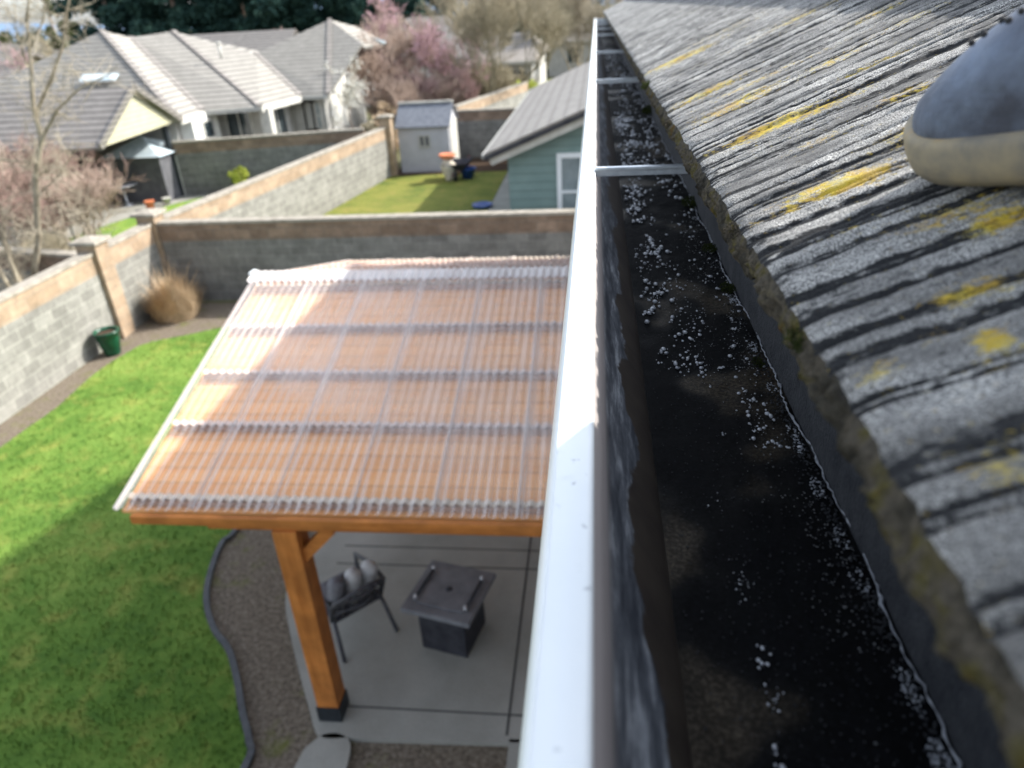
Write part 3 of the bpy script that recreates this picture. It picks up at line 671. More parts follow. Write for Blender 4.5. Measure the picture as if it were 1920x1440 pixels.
# near bare tree at the left with pale multiple trunks, outside our wall
nb_ = thing('bare_tree', (-11.3, 13.1, G), 'leafless pale barked tree with several trunks beyond the left wall', 'tree')
wd = MB(); tg = MB(); r = random.Random(21)
def A(x, y, Y): return at_y(x, y, Y)
limbs = [([(62, 530), (72, 450), (66, 330), (78, 262), (62, 200), (58, 120), (50, 40), (58, -40)], 13.0, .075),
         ([(78, 262), (108, 205), (150, 165), (205, 140)], 13.0, .035), ([(66, 215), (95, 150), (118, 85), (125, 20), (140, -40)], 13.3, .04),
         ([(40, 545), (15, 480), (-10, 400), (-30, 300)], 12.6, .07), ([(20, 545), (-5, 500), (-40, 440)], 12.4, .07), ([(45, 540), (30, 500), (8, 440), (2, 380)], 12.8, .05),
         ([(72, 330), (100, 310), (130, 330)], 13.1, .02), ([(66, 370), (110, 330), (140, 280)], 13.2, .02), ([(50, 120), (30, 60), (28, 0)], 13.1, .02),
         ([(140, 470), (118, 440), (60, 430), (20, 440)], 13.6, .03), ([(178, 450), (165, 420), (150, 400), (110, 390)], 13.7, .025),
         ([(0, 300), (60, 305), (130, 320)], 13.3, .022), ([(58, 90), (80, 40), (84, -20)], 13.1, .018)]
for pts, Y, rad in limbs:
    P_ = [A(x, y, Y+.06*i*(r.random()-.3)) for i, (x, y) in enumerate(pts)]
    if pts[0][1] > 520: P_.insert(0, Vector((P_[0].x*.6+(-11.3)*.4, Y, G)))
    wd.tube(P_, [rad*(1-.75*i/(len(P_)-1)) for i in range(len(P_))], 7, False)
    for i in range(1, len(P_)):
        for k in range(9):
            p = P_[i-1].lerp(P_[i], r.random()); d = Vector((r.gauss(0, .8), r.gauss(0, .8), r.gauss(.3, .6))).normalized(); L = r.uniform(.25, .9)
            q1 = p+d*L*.5; q2 = q1+(d+Vector((r.gauss(0, .3), r.gauss(0, .3), .25))).normalized()*L*.5
            tg.tube([p, q1, q2], [.008, .006, .003], 3, False)
            for kk in range(3):
                e_ = q1+Vector((r.gauss(0, .2), r.gauss(0, .2), r.gauss(.12, .2))); tg.tube([q1.lerp(q2, r.random()), e_], [.005, .003], 3, False)
wd.build('trunk', 'bark_pale', nb_); tg.build('crown', 'twig_pale', nb_)

# twiggy shrubs and trees in the neighbour's yard, left
SH = [((-14.6, 16.8), 2.6, 31, 'twig_rust', 'reddish leafless shrub below the grey tiled gable'), ((-16.0, 18.6), 2.8, 32, 'twig_brown', 'brown leafless shrub at the left edge of the neighbouring yard'),
      ((-13.6, 16.2), 1.2, 33, 'twig_pale', 'pale leafless shrub behind the forked tree'), ((-16.6, 20.6), 2.7, 34, 'twig_rust', 'red brown leafless shrub touching the covered porch'),
      ((-18.0, 19.6), 3.0, 35, 'twig_brown', 'tall brown shrub at the photo\'s left border'), ((-12.4, 14.8), 1.5, 36, 'twig_olive', 'small olive twiggy shrub just over the wall'),
      ((-13.9, 18.3), 2.4, 37, 'twig_brown', 'brown shrub just right of the forked pale trunk'), ((-14.9, 19.6), 2.7, 38, 'twig_rust', 'tall reddish shrub hiding the lower edge of the porch roof'), 
      ((-17.4, 21.2), 2.9, 44, 'twig_rust', 'dark reddish shrub under the left porch roof')]
for (x, y), h, sd, tw_, lb in SH:
    bare_tree('bare_shrub', (x, y, G), h, 1.0, lb, 'bark_brown', tw_, sd, 5, 5, r0=.03, tw=.009, group='leafless shrubs in the neighbouring yard')

# ------------------------------------------------------------------ main neighbour house
hs = thing('grey_house', (-17, 32, G), 'large single storey house with grey tiled hip roofs', 'house')
EVZ = -2.9
def slabpart(pts, name, mat, par, t=.10):
    m_ = MB(); m_.slab([Vector(p) for p in pts], t); return m_.build(name, mat, par)
A1 = (-14.7, 25.6, EVZ); A2 = (-14.8, 27.6, EVZ); pkA = (-20.3, 31.2, .0); vA = (-20.2, 33.0, -.33)
B2 = (-12.77, 28.17, EVZ); pkB = (-18.85, 34.2, -.2); C1 = (-12.4, 31.5, EVZ); vC = (-15.3, 34.4, -1.28)
pkC = (-12.5, 37.0, -.12); C2 = (-11.2, 31.5, EVZ)
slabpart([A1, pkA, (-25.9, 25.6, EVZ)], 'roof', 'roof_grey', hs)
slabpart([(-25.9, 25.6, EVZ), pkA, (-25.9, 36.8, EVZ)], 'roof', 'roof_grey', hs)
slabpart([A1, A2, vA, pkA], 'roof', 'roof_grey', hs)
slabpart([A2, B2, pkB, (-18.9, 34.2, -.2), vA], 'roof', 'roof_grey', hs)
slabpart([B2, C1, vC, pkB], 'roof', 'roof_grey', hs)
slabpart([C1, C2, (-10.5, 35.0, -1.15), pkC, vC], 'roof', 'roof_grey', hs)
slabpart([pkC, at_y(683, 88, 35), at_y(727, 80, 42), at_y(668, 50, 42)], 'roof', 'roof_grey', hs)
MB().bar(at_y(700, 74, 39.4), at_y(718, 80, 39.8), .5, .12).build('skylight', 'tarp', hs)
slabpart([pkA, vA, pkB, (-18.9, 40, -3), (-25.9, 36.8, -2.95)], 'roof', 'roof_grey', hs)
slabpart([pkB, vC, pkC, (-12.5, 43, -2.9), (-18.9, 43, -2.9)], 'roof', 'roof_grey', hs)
for a, b in ((A1, A2), (B2, C1)):
    MB().bar(Vector(a)+Vector((.03, 0, -.1)), Vector(b)+Vector((.03, 0, -.1)), .06, .22).build('fascia', 'trim', hs)
for a, b in ((A2, B2), (C1, C2)): MB().bar(Vector(a)+Vector((0, -.03, -.08)), Vector(b)+Vector((0, -.03, -.08)), .06, .14).build('fascia', 'trim_grey', hs)
for a, b in ((A1, pkA), (B2, pkB), (C2, pkC), (A2, vA), (C1, vC)): MB().bar(Vector(a)+Vector((0, 0, .03)), Vector(b)+Vector((0, 0, .03)), .2, .06).build('hip_tiles', 'roof_far', hs)
# walls
MB().box((-25.4, 26.1, G), (-15.2, 36.5, EVZ-.05)).build('wall', 'stucco', hs)
MB().box((-15.198, 28.9, G), (-13.2, 37.5, EVZ-.055)).build('wall', 'stucco', hs)
MB().box((-15.19, 26.4, G), (-14.7, 28.4, EVZ-.06)).build('wall', 'stucco_white', hs)
MB().box((-13.19, 32.0, G), (-11.6, 37.5, EVZ-.04)).build('wall', 'stucco', hs)
# lit gable end facing right
gx = -11.2
gm = MB()
for q_ in (-.38, -.34): gm.add([(gx+q_, 32.6, G), (gx+q_, 37.6, G), (gx+q_, 37.6, -2.6), (gx+q_, 35.2, -1.5), (gx+q_, 32.6, -2.75)], [(0, 1, 2, 3, 4)])
gm.build('gable_wall', 'stucco_white', hs)
for a, b in (((gx, 32.2, -2.85), (gx, 35.2, -1.32)), ((gx, 35.2, -1.32), (gx, 38.0, -2.6))):
    MB().bar(a, b, .1, .24).build('gable_trim', 'trim', hs)
    MB().bar(Vector(a)+Vector((-.45, 0, .1)), Vector(b)+Vector((-.45, 0, .1)), .8, .06).build('roof', 'roof_grey', hs)
MB().box((-12.95, 28.35, G), (-12.55, 28.75, EVZ-.1)).build('porch_column', 'trim', hs)
def window(par, c, w_, h, axis, mull=0, pane='pane', frame='trim', hor=False, t=.09):
    x, y, z = c; f = MB(); d = .04
    def bx(u0, u1, v0, v1, dd, m_): 
        if axis == 'y': m_.box((x+u0, y-dd, z+v0), (x+u1, y+.02, z+v1))
        else: m_.box((x-.02, y+u0, z+v0), (x+dd, y+u1, z+v1))
    bx(-w_/2-t, -w_/2, -h/2-t, h/2+t, d, f); bx(w_/2, w_/2+t, -h/2-t, h/2+t, d, f); bx(-w_/2, w_/2, h/2, h/2+t, d, f); bx(-w_/2, w_/2, -h/2-t, -h/2, d, f)
    for k in range(mull):
        u_ = -w_/2+w_*(k+1)/(mull+1)
        if hor: bx(-w_/2, w_/2, -h/2+h*(k+1)/(mull+1)-.03, -h/2+h*(k+1)/(mull+1)+.03, d-.005, f)
        else: bx(u_-.03, u_+.03, -h/2, h/2, d-.005, f)
    wn = f.build('window', frame, par); p = MB(); bx(-w_/2, w_/2, -h/2, h/2, .015, p); p.build('pane', pane, wn)
window(hs, (-14.7+.0, 27.5, -3.55), .7, .55, 'x'); 
window(hs, (-14.1, 28.9, -3.85), .95, 1.5, 'y', 1); window(hs, (-12.6, 32.0, -3.9), .75, 1.4, 'y', 1, frame='trim_grey')
window(hs, (-11.85+.25-.6, 32.0, -3.75), .62, 1.05, 'y', 1, 'pane_pale', hor=True)
window(hs, (-13.19+.02, 30.4, -4.1), 1.7, 2.2, 'x', 1, frame='trim_grey')
MB().box((-13.0, 31.96, G), (-12.0, 31.999, -3.1)).build('door_recess', 'stucco', hs)
def vent(x, y, Y):
    p = at_y(x, y, Y); t = MB().tube([p-Vector((0, 0, .3)), p+Vector((0, 0, .25))], .06, 8); t.tube([p+Vector((0, 0, .25)), p+Vector((0, 0, .33))], .1, 8); return t
vent(412, 95, 31.5).build('roof_vent', 'trim', hs)
slabpart([at_y(148, 151, 27.3), at_y(214, 148, 27.3), at_y(222, 137, 27.9), at_y(156, 140, 27.9)], 'skylight', 'tarp', hs, .06)

# porch gable wing in front
pw = thing('porch_wing', (-17, 23.3, G), 'tiled porch wing with cream gable left of the grey tiled house', 'porch')
n0_ = (-14.55, 20.7, -3.05); ap = (-14.55, 23.2, -1.62); f0 = (-14.55, 25.55, -2.93)
slabpart([n0_, ap, (-26, 23.2, -1.62), (-26, 20.7, -3.05)], 'roof', 'roof_far', pw)
slabpart([ap, f0, (-26, 25.55, -2.93), (-26, 23.2, -1.62)], 'roof', 'roof_far', pw)
m = MB(); m.add([(-14.72, 20.9, -3.1), (-14.72, 25.3, -2.98), (-14.72, 23.2, -1.78)], [(0, 1, 2)]); m.add([(-14.78, 20.9, -3.1), (-14.78, 25.3, -2.98), (-14.78, 23.2, -1.78)], [(0, 2, 1)]); m.build('gable', 'stucco_cream', pw)
MB().bar(n0_, ap, .07, .2).build('rake_board', 'roof_far', pw); MB().bar(ap, f0, .07, .2).build('rake_board', 'roof_far', pw)
MB().box((-15.1, 25.0, G), (-14.93, 25.18, -2.95)).build('post', 'black_metal', pw)
MB().box((-26, 21.3, G), (-18.5, 25.1, -2.96)).build('back_wall', 'dark', pw)
# grey garden shelter with pale roof
gz = thing('garden_shelter', (-15.6, 24.0, G), 'dark grey shelter with pale blue roof under the porch gable', 'shelter')
gx0, gx1, gy0, gy1 = -17.0, -15.0, 24.2, 25.9
MB().box((gx0, gy0, G), (gx1, gy1, -3.95)).build('wall_panel', 'panel_grey', gz)
cx_, cy_ = (gx0+gx1)/2, (gy0+gy1)/2
for a, b in (((gx0-.15, gy0-.15), (gx1+.15, gy0-.15)), ((gx1+.15, gy0-.15), (gx1+.15, gy1+.15)), ((gx1+.15, gy1+.15), (gx0-.15, gy1+.15)), ((gx0-.15, gy1+.15), (gx0-.15, gy0-.15))):
    MB().add([(*a, -3.94), (*b, -3.94), (cx_, cy_, -3.35)], [(0, 1, 2)]).build('roof_panel', 'tarp', gz)
MB().box((gx1+.01, gy0+.9, G), (gx1+.1, gy0+1.6, -4.1)).build('side_door', 'stucco', gz)
# neighbour patio, lawn strip
sheet('neighbour_lawn', [(-16.3, 17.2), (-9.9, 14.2), (-9.75, 15.2), (-8.2, 26.4), (-13.6, 25.3), (-14.7, 24.0), (-15.6, 21.4)], G+.004, 'lawn')
sheet('neighbour_patio', [(-17.5, 17.5), (-16.2, 17.3), (-15.5, 21.3), (-14.6, 24.0), (-13.8, 25.1), (-20, 25.1), (-20, 19)], G+.008, 'concrete')
def simple_chair(c, rz, label, mat='steel'):
    t = thing('garden_chair', c, label, 'chair', 'garden chairs on the neighbouring patio'); mt = Matrix.Rotation(rz, 4, 'Z'); mt.translation = Vector(c)
    T = lambda p: mt @ Vector(p)
    MB().bar(T((0, -.22, .43)), T((0, .22, .43)), .46, .04).build('seat', mat, t)
    MB().bar(T((0, .23, .45)), T((0, .32, .95)), .46, .03, (0, 1, 0)).build('backrest', mat, t)
    for a in (-.2, .2):
        for b in (-.2, .2): MB().tube([T((a, b, .42)), T((a*1.1, b*1.1, 0))], .02, 5).build('leg', mat, t)
simple_chair(tuple(at_z(262, 368, G)), .6, 'grey garden chair right of a round table, in front of the shelter'); simple_chair(tuple(at_z(222, 372, G)), 2.4, 'grey garden chair left behind the round table near the porch')
tp = at_z(240, 385, G); t = thing('garden_table', tuple(tp), 'round grey garden table near the porch', 'table')
MB().lathe(tp, [(0, .72), (.5, .72), (.5, .69), (.04, .68), (.04, .05), (.3, 0), (0, 0)], 18).build('table_top', 'steel', t)
_b = at_z(38, 455, G+.4)-Vector((-13.9, 16.3, 0)); BXo, BYo = _b.x, _b.y
bn = thing('garden_bench', (-13.9+BXo, 16.2+BYo, G), 'white slatted bench behind the pale tree trunk', 'bench')
for k in range(5): MB().box((-14.6+BXo, 16.0+.1*k+BYo, G+.42), (-13.2+BXo, 16.08+.1*k+BYo, G+.45)).build('slat', 'trim', bn)
for k in range(4): MB().box((-14.6+BXo, 16.52+BYo, G+.5+.12*k), (-13.2+BXo, 16.55+BYo, G+.58+.12*k)).build('slat', 'trim', bn)
for x in (-14.5, -13.3):
    for y in (16.05, 16.5): MB().box((x-.03+BXo, y-.03+BYo, G), (x+.03+BXo, y+.03+BYo, G+.42)).build('leg', 'trim', bn)
um = thing('closed_parasol', (-14.55, 18.4, G), 'closed dark red parasol among the leafless shrubs', 'parasol')
MB().tube([(-14.55, 18.4, G), (-14.55, 18.4, G+1.9)], .025, 6).build('pole', 'black_metal', um)
MB().lathe((-14.55, 18.4, G), [(.05, .75), (.17, .8), (.13, 1.3), (.05, 1.75), (0, 1.85)], 10).build('canopy', 'red', um)
def potc(name, c, r_, h, mat, label, cat='pot'):
    t = thing(name, c, label, cat); MB().lathe(c, [(0, 0), (r_*.7, 0), (r_, h), (r_*1.08, h), (r_*1.08, h+.03), (r_*.9, h+.03), (0, h-.03)], 14).build('vessel', mat, t)
potc('garden_pot', (-12.9, 17.9, G), .16, .32, 'pot_green', 'small green pot on the neighbouring lawn edge')
potc('garden_pot', (-15.15, 23.2, G), .16, .25, 'terracotta', 'terracotta pot beside the black porch post')
potc('garden_pot', (-14.85, 23.75, G), .14, .22, 'trim', 'pale round pot at the foot of the black porch post')
leafy('shrub', (-12.6, 25.0, G), .95, .42, 'yellow green bush in front of the dark block wall', 'yellowgreen', 'bark_olive', 41, 1300, ls=.08, cat='shrub', low=.25)
leafy('shrub', (-10.9, 25.3, G), .75, .35, 'small green bush further right at the dark block wall', 'conif', 'bark_olive', 42, 700, ls=.08, cat='shrub')
leafy('shrub', (-11.6, 24.6, G), .5, .5, 'low dark purple shrub by the dark block wall', 'dark_shrub', 'bark_olive', 43, 800, ls=.07, cat='shrub')

# ------------------------------------------------------------------ shed and tools
sh = thing('garden_shed', (-6.4, 29, G), 'small grey garden shed with dark blue roof on the mossy lawn', 'shed')
x0, x1, y0, y1 = -7.45, -5.5, 27.9, 29.7; ze = -3.77; zr = -3.12
MB().box((x0, y0, G), (x1, y1, ze)).build('wall', 'siding_grey', sh)
m = MB(); ym = (y0+y1)/2; m.add([(x1, y0, ze), (x1, y1, ze), (x1, ym, zr-.02), (x0, y0, ze), (x0, y1, ze), (x0, ym, zr-.02)], [(0, 1, 2), (3, 5, 4)]); m.build('gable', 'siding_grey', sh)
slabpart([(x0-.08, y0-.12, ze-.05), (x1+.08, y0-.12, ze-.05), (x1+.08, ym, zr+.02), (x0-.08, ym, zr+.02)], 'roof', 'roof_shed', sh, .05)
slabpart([(x1+.08, y1+.12, ze-.05), (x0-.08, y1+.12, ze-.05), (x0-.08, ym, zr+.02), (x1+.08, ym, zr+.02)], 'roof', 'roof_shed', sh, .05)
MB().bar((x0-.08, ym, zr+.05), (x1+.08, ym, zr+.05), .16, .06).build('ridge_cap', 'trim', sh)
for xx in (x1+.02,):
    MB().box((x1+.001, y0+.2, G+.05), (x1+.04, ym-.01, ze+.02)).build('door', 'trim', sh); MB().box((x1+.001, ym+.01, G+.05), (x1+.04, y1-.2, ze+.02)).build('door', 'trim', sh)
window(sh, (-6.45, y0, -4.35), .34, .34, 'y', 1, 'panel_grey', 'trim_grey', t=.05)
sheet('mossy_lawn', [(-9.3, 15.0), (-3.3, 15.0), (-3.3, 30.4), (-7.6, 30.4), (-7.95, 27.2)], G+.004, 'lawn2')
sheet('side_path', [(-3.28, 14.8), (-2.1, 14.8), (-2.1, 31), (-3.28, 31)], G+.008, 'concrete')
sheet('yard_soil', [(-7.9, 27.2), (-3.3, 27.6), (-3.3, 30.5), (-7.6, 30.5)], G+.01, 'soil')
bc = Vector(at_z(843, 338, G)); t = thing('tall_planter', tuple(bc), 'orange rimmed cream planter standing on the mossy lawn', 'planter')
MB().lathe(bc, [(0, 0), (.16, 0), (.14, .1), (.26, .4), (.28, .55), (.16, .68), (.15, .76)], 16).build('vessel', 'cream_plastic', t)
MB().lathe(bc, [(.14, .74), (.30, .85), (.31, .93), (.28, .93), (.12, .80), (0, .8)], 18).build('bowl', 'terracotta', t)
bc = Vector(at_z(878, 334, G)); t = thing('blue_tub', tuple(bc), 'blue plastic tub right of the orange rimmed planter', 'tub')
MB().lathe(bc, [(0, 0), (.2, 0), (.29, .33), (.32, .34), (.32, .37), (.26, .36), (.2, .1), (0, .1)], 18).build('tub_wall', 'blue', t)
t = thing('wheelbarrow', (-5.1, 26.3, G), 'dark wheelbarrow leaning behind the blue tub', 'wheelbarrow')
MB().add([(-5.35, 26.2, G+.35), (-4.75, 26.2, G+.35), (-4.65, 26.9, G+.4), (-5.45, 26.9, G+.4), (-5.5, 26.0, G+.6), (-4.6, 26.0, G+.6), (-4.5, 27.1, G+.62), (-5.6, 27.1, G+.62)], [(0, 1, 2, 3), (0, 4, 5, 1), (1, 5, 6, 2), (2, 6, 7, 3), (3, 7, 4, 0)]).build('tray', 'firebase', t)
MB().tube([(-5.05, 26.0, G+.18), (-4.98, 26.0, G+.18)], .18, 14).build('wheel', 'rubber', t)
for s in (-.25, .25): MB().tube([(-5.03+s*.3, 26.0, G+.2), (-5.03+s, 26.6, G+.34), (-5.03+s*1.2, 27.6, G+.6)], .02, 5).build('handle', 'red', t)
bb = Vector(at_z(905, 388, G)); t = thing('blue_basin', tuple(bb), 'flat blue basin on the path edge behind the block wall', 'basin')
MB().lathe(bb, [(0, .02), (.2, .02), (.3, .1), (.33, .1), (.3, .0), (0, 0)], 20).build('rim', 'blue', t)

# ------------------------------------------------------------------ teal house
th = thing('teal_house', (2, 24, G), 'teal sided house with brown grey tiled gable roof right of the mossy lawn', 'house')
TS = .385
MB().box((-2.05, 17.2, G), (9, 30, -2.85)).build('wall', 'teal', th)
RXT = 3.5; rz_ = -2.93+(RXT+2.5)*TS
m = MB(); m.add([(-2.05, 17.2, -2.851), (9, 17.2, -2.851), (RXT, 17.2, rz_-.2), (-2.05, 17.22, -2.851), (9, 17.22, -2.851), (RXT, 17.22, rz_-.2)], [(0, 1, 2), (3, 5, 4)]); m.build('gable_wall', 'teal', th)
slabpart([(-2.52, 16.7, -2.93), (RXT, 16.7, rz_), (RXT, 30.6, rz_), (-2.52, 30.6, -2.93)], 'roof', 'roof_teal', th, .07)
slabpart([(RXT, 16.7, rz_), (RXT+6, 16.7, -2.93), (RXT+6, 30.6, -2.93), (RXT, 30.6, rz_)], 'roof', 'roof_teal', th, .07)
MB().bar((-2.52, 16.68, -3.04), (RXT, 16.68, rz_-.11), .05, .10).build('tile_end_shade', 'dark', th)  # dark bar that paints in the shade on the tile ends
MB().bar((-2.40, 16.76, -3.13), (RXT, 16.76, rz_-.25), .04, .16).build('bargeboard', 'trim', th)
MB().bar((-2.55, 16.7, -3.0), (-2.55, 30.6, -3.0), .07, .09).build('gutter', 'trim_grey', th)
window(th, (-.2, 17.2, -3.95), 1.2, 1.55, 'y', 1, 'pane_pale', 'white_paint', hor=True, t=.11)

# ------------------------------------------------------------------ distant houses
def far_house(x0, x1, y0, y1, ze, zr, label, gable='x', wallm='stucco_white', roofm='roof_far', hip=0):
    t = thing('distant_house', ((x0+x1)/2, (y0+y1)/2, G), label, 'house', 'houses far behind the walls')
    MB().box((x0+.4, y0+.4, G), (x1-.4, y1-.4, ze)).build('wall', wallm, t); ym = (y0+y1)/2; xm = (x0+x1)/2
    if gable == 'x':
        slabpart([(x0, y0, ze), (x1, y0, ze), (x1-hip, ym, zr), (x0+hip, ym, zr)], 'roof', roofm, t); slabpart([(x1, y1, ze), (x0, y1, ze), (x0+hip, ym, zr), (x1-hip, ym, zr)], 'roof', roofm, t)
        if hip:
            slabpart([(x1, y0, ze), (x1, y1, ze), (x1-hip, ym, zr)], 'roof', roofm, t); slabpart([(x0, y1, ze), (x0, y0, ze), (x0+hip, ym, zr)], 'roof', roofm, t)
        else: MB().add([(x1-.4, y0+.4, ze), (x1-.4, y1-.4, ze), (x1-.4, ym, zr-.12), (x0+.4, y0+.4, ze), (x0+.4, y1-.4, ze), (x0+.4, ym, zr-.12)], [(0, 1, 2), (3, 5, 4)]).build('gable', wallm, t)
    else:
        slabpart([(x0, y0, ze), (xm, y0, zr), (xm, y1, zr), (x0, y1, ze)], 'roof', roofm, t); slabpart([(xm, y0, zr), (x1, y0, ze), (x1, y1, ze), (xm, y1, zr)], 'roof', roofm, t)
        MB().add([(x0+.4, y0+.4, ze), (x1-.4, y0+.4, ze), (xm, y0+.4, zr-.12)], [(0, 1, 2)]).build('gable', wallm, t)
    MB().bar((x0, y0-.02, ze-.08), (x1, y0-.02, ze-.08), .05, .18).build('fascia', 'trim', t) if gable == 'x' else None
    window(t, (lin(x0, x1, .3), y0+.4, ze-1.1), 1.0, 1.2, 'y', 1); window(t, (lin(x0, x1, .7), y0+.4, ze-1.1), 1.0, 1.2, 'y', 1)
    window(t, (x1-.4, lin(y0, y1, .4), ze-1.1), 1.0, 1.2, 'x', 1)
    return t
far_house(-30, -20.8, 50, 58, -2.9, -.6, 'distant house whose small white gable shows above the grey roof', 'x')
far_house(-21.5, -14.5, 50, 60, -2.9, -1.0, 'distant tan roofed house between two grey roofs', 'x', hip=3)
far_house(-15.5, -6.0, 50, 60, -2.7, -.35, 'distant house behind the pink blossom tree', 'x', hip=2.5)
far_house(-7.6, -3.4, 46, 60, -2.9, -1.6, 'distant house with white fascia right of the tall bare tree', 'x', 'stucco', hip=1)
far_house(-4.4, 4, 66, 76, -2.8, -1.2, 'distant house beyond the end of the gutter', 'x', 'stucco', hip=2)
far_house(-42, -31, 36, 46, -2.9, -.9, 'distant house at the left edge of the photo', 'x', 'stucco_cream')
far_house(-60, -45, 60, 70, -2.9, -.6, 'distant house low behind the left conifers', 'x', hip=3)

# ------------------------------------------------------------------ background trees
def BT(x, Y, h, spread, label, bark, twig, seed, **k):
    p = at_y(x, 100, Y); return bare_tree('bare_tree', (p.x, p.y, G), h, spread, label, bark, twig, seed, **k)
BT(655, 33.5, 3.4, 1.1, 'white blossoming tree in front of the pale gable wall', 'bark_brown', 'twig_olive', 51, depth=5, blossom='whiteb', bn=1600, r0=.05, tw=.008)
BT(640, 40, 5.0, .8, 'rust brown leafless tree left of the pale gable', 'bark_brown', 'twig_red', 52, depth=5, r0=.07, tw=.014)
BT(730, 38, 4.6, 1.0, 'wide brown leafless tree behind the shed', 'bark_brown', 'twig_brown', 53, depth=6, r0=.08, tw=.016)
BT(770, 42, 5.2, 1.0, 'reddish leafless tree right behind the shed roof', 'bark_brown', 'twig_brown', 54, depth=6, r0=.08, tw=.016)
BT(700, 44, 4.8, 1.0, 'tan leafless tree beside the pale gable', 'bark_brown', 'twig_brown', 55, depth=6, r0=.08, tw=.016)
BT(845, 40, 4.6, 1.0, 'pink blossoming tree in the middle distance', 'bark_brown', 'twig_red', 56, depth=6, blossom='pink', bn=3200, r0=.09, tw=.012)
BT(800, 46, 5.0, 1.0, 'faint pink budding tree left of the pink blossoming tree', 'bark_brown', 'twig_red', 57, depth=6, blossom='pink', bn=1600, r0=.09, tw=.012)
BT(745, 60, 6.2, 1.0, 'mauve tree in front of the dark evergreens', 'bark_brown', 'twig_red', 58, depth=6, blossom='pink', bn=1500, r0=.1, tw=.015)
BT(920, 40, 7.0, .75, 'tall leafless tree with upright limbs right of the pink blossoms', 'bark_olive', 'twig_olive', 59, depth=6, trunks=3, r0=.10, tw=.014)
BT(890, 46, 6.5, .9, 'olive leafless tree behind the tall upright tree', 'bark_olive', 'twig_olive', 60, depth=6, r0=.10, tw=.014)
BT(1085, 52, 6.5, .8, 'vase shaped leafless tree beside the gutter end', 'bark_pale', 'twig_pale', 61, depth=6, trunks=4, r0=.10, tw=.015)
BT(1010, 60, 6.5, .9, 'brown leafless tree behind the white fascia house', 'bark_olive', 'twig_olive', 62, depth=6, trunks=2, r0=.11, tw=.016)
BT(1050, 74, 8, .9, 'far leafless tree above the distant houses', 'bark_olive', 'twig_olive', 63, depth=6, r0=.13, tw=.02)
BT(950, 74, 8, .9, 'far olive leafless tree left of the distant roofs', 'bark_olive', 'twig_brown', 64, depth=6, r0=.13, tw=.02)
BT(540, 62, 5.0, .9, 'small reddish tree before the evergreens', 'bark_brown', 'twig_red', 65, depth=6, r0=.1, tw=.02)
BT(470, 48, 3.6, .9, 'yellowish twiggy tree behind the grey roof', 'bark_olive', 'twig_pale', 66, depth=5, r0=.08, tw=.014)
BT(5, 40, 5.2, 1.0, 'reddish budding tree behind the left roof edge', 'bark_brown', 'twig_red', 67, depth=6, blossom='pink', bn=1500, r0=.1, tw=.012)
BT(90, 60, 5.0, .8, 'brown leafless tree above the left roofs', 'bark_olive', 'twig_olive', 68, depth=6, r0=.12, tw=.018)
BT(40, 66, 4.6, .9, 'dusky leafless tree at the far left skyline', 'bark_brown', 'twig_brown', 69, depth=6, r0=.12, tw=.018)
for x, Y, h, rx, lb, sd in ((115, 62, 8.6, 1.0, 'tall dark conifer with thinning top at the upper left', 71), (140, 75, 6.5, 2.0, 'olive conifer right of the thinning conifer', 72), (158, 72, 6.1, 1.3, 'small dark conifer beside the far hill', 73), (75, 80, 6.1, 2.4, 'broad olive conifer left of the thinning conifer', 74), (20, 85, 5.8, 2.6, 'dark conifer low at the left skyline', 75), (50, 92, 5.9, 2.6, 'far green conifer behind the left trees', 76)):
    p = at_y(x, 100, Y); leafy('conifer', (p.x, p.y, G), h, rx, lb, 'conif', 'bark_brown', sd, 3000, True, 'conifers at the left skyline', .28)
names = ['leftmost', 'second from left', 'third from left', 'fourth from left', 'fifth from left', 'sixth from left', 'seventh from left', 'eighth from left', 'ninth from left', 'rightmost']
for i in range(10):
    p = at_y(222+i*62, 100, 72+2.5*math.sin(i*2.1)); leafy('evergreen_tree', (p.x, p.y, G), 14+1.5*math.sin(i*1.7), 3.8, 'dark evergreen, %s in the tall row behind the grey roofs' % names[i], 'ever', 'bark_brown', 80+i, 14000, False, 'row of dark evergreens', .42, low=.03)
for i, (x, Y) in enumerate(((1000, 84), (1075, 90), (930, 92))):
    p = at_y(x, 100, Y); leafy('evergreen_tree', (p.x, p.y, G), 9, 4.0, ('dark evergreen behind the distant roofs near the gutter end', 'dark evergreen furthest right, next to the gutter end', 'dark evergreen behind the tall upright bare tree')[i], 'ever', 'bark_brown', 95+i, 6000, False, 'dark evergreens at the right', .40, low=.03)
for x, y, Y, h, rx, lb, mt_ in ((985, 150, 43, 1.7, 1.3, 'yellow green hedge shrub left of the distant fascia house', 'yellowgreen'), (1040, 140, 46, 1.4, 1.2, 'olive shrub beside the distant porch', 'yellowgreen'), (735, 215, 33, 2.0, 1.0, 'orange brown shrub left of the small shed', 'straw'), (690, 225, 31.5, 1.4, .7, 'dry shrub at the pillar left of the shed', 'twig_olive')):
    p = at_y(x, y, Y); leafy('shrub', (p.x, p.y, G), h, rx, lb, mt_, 'bark_olive', int(x), 1800, ls=.13, cat='shrub')
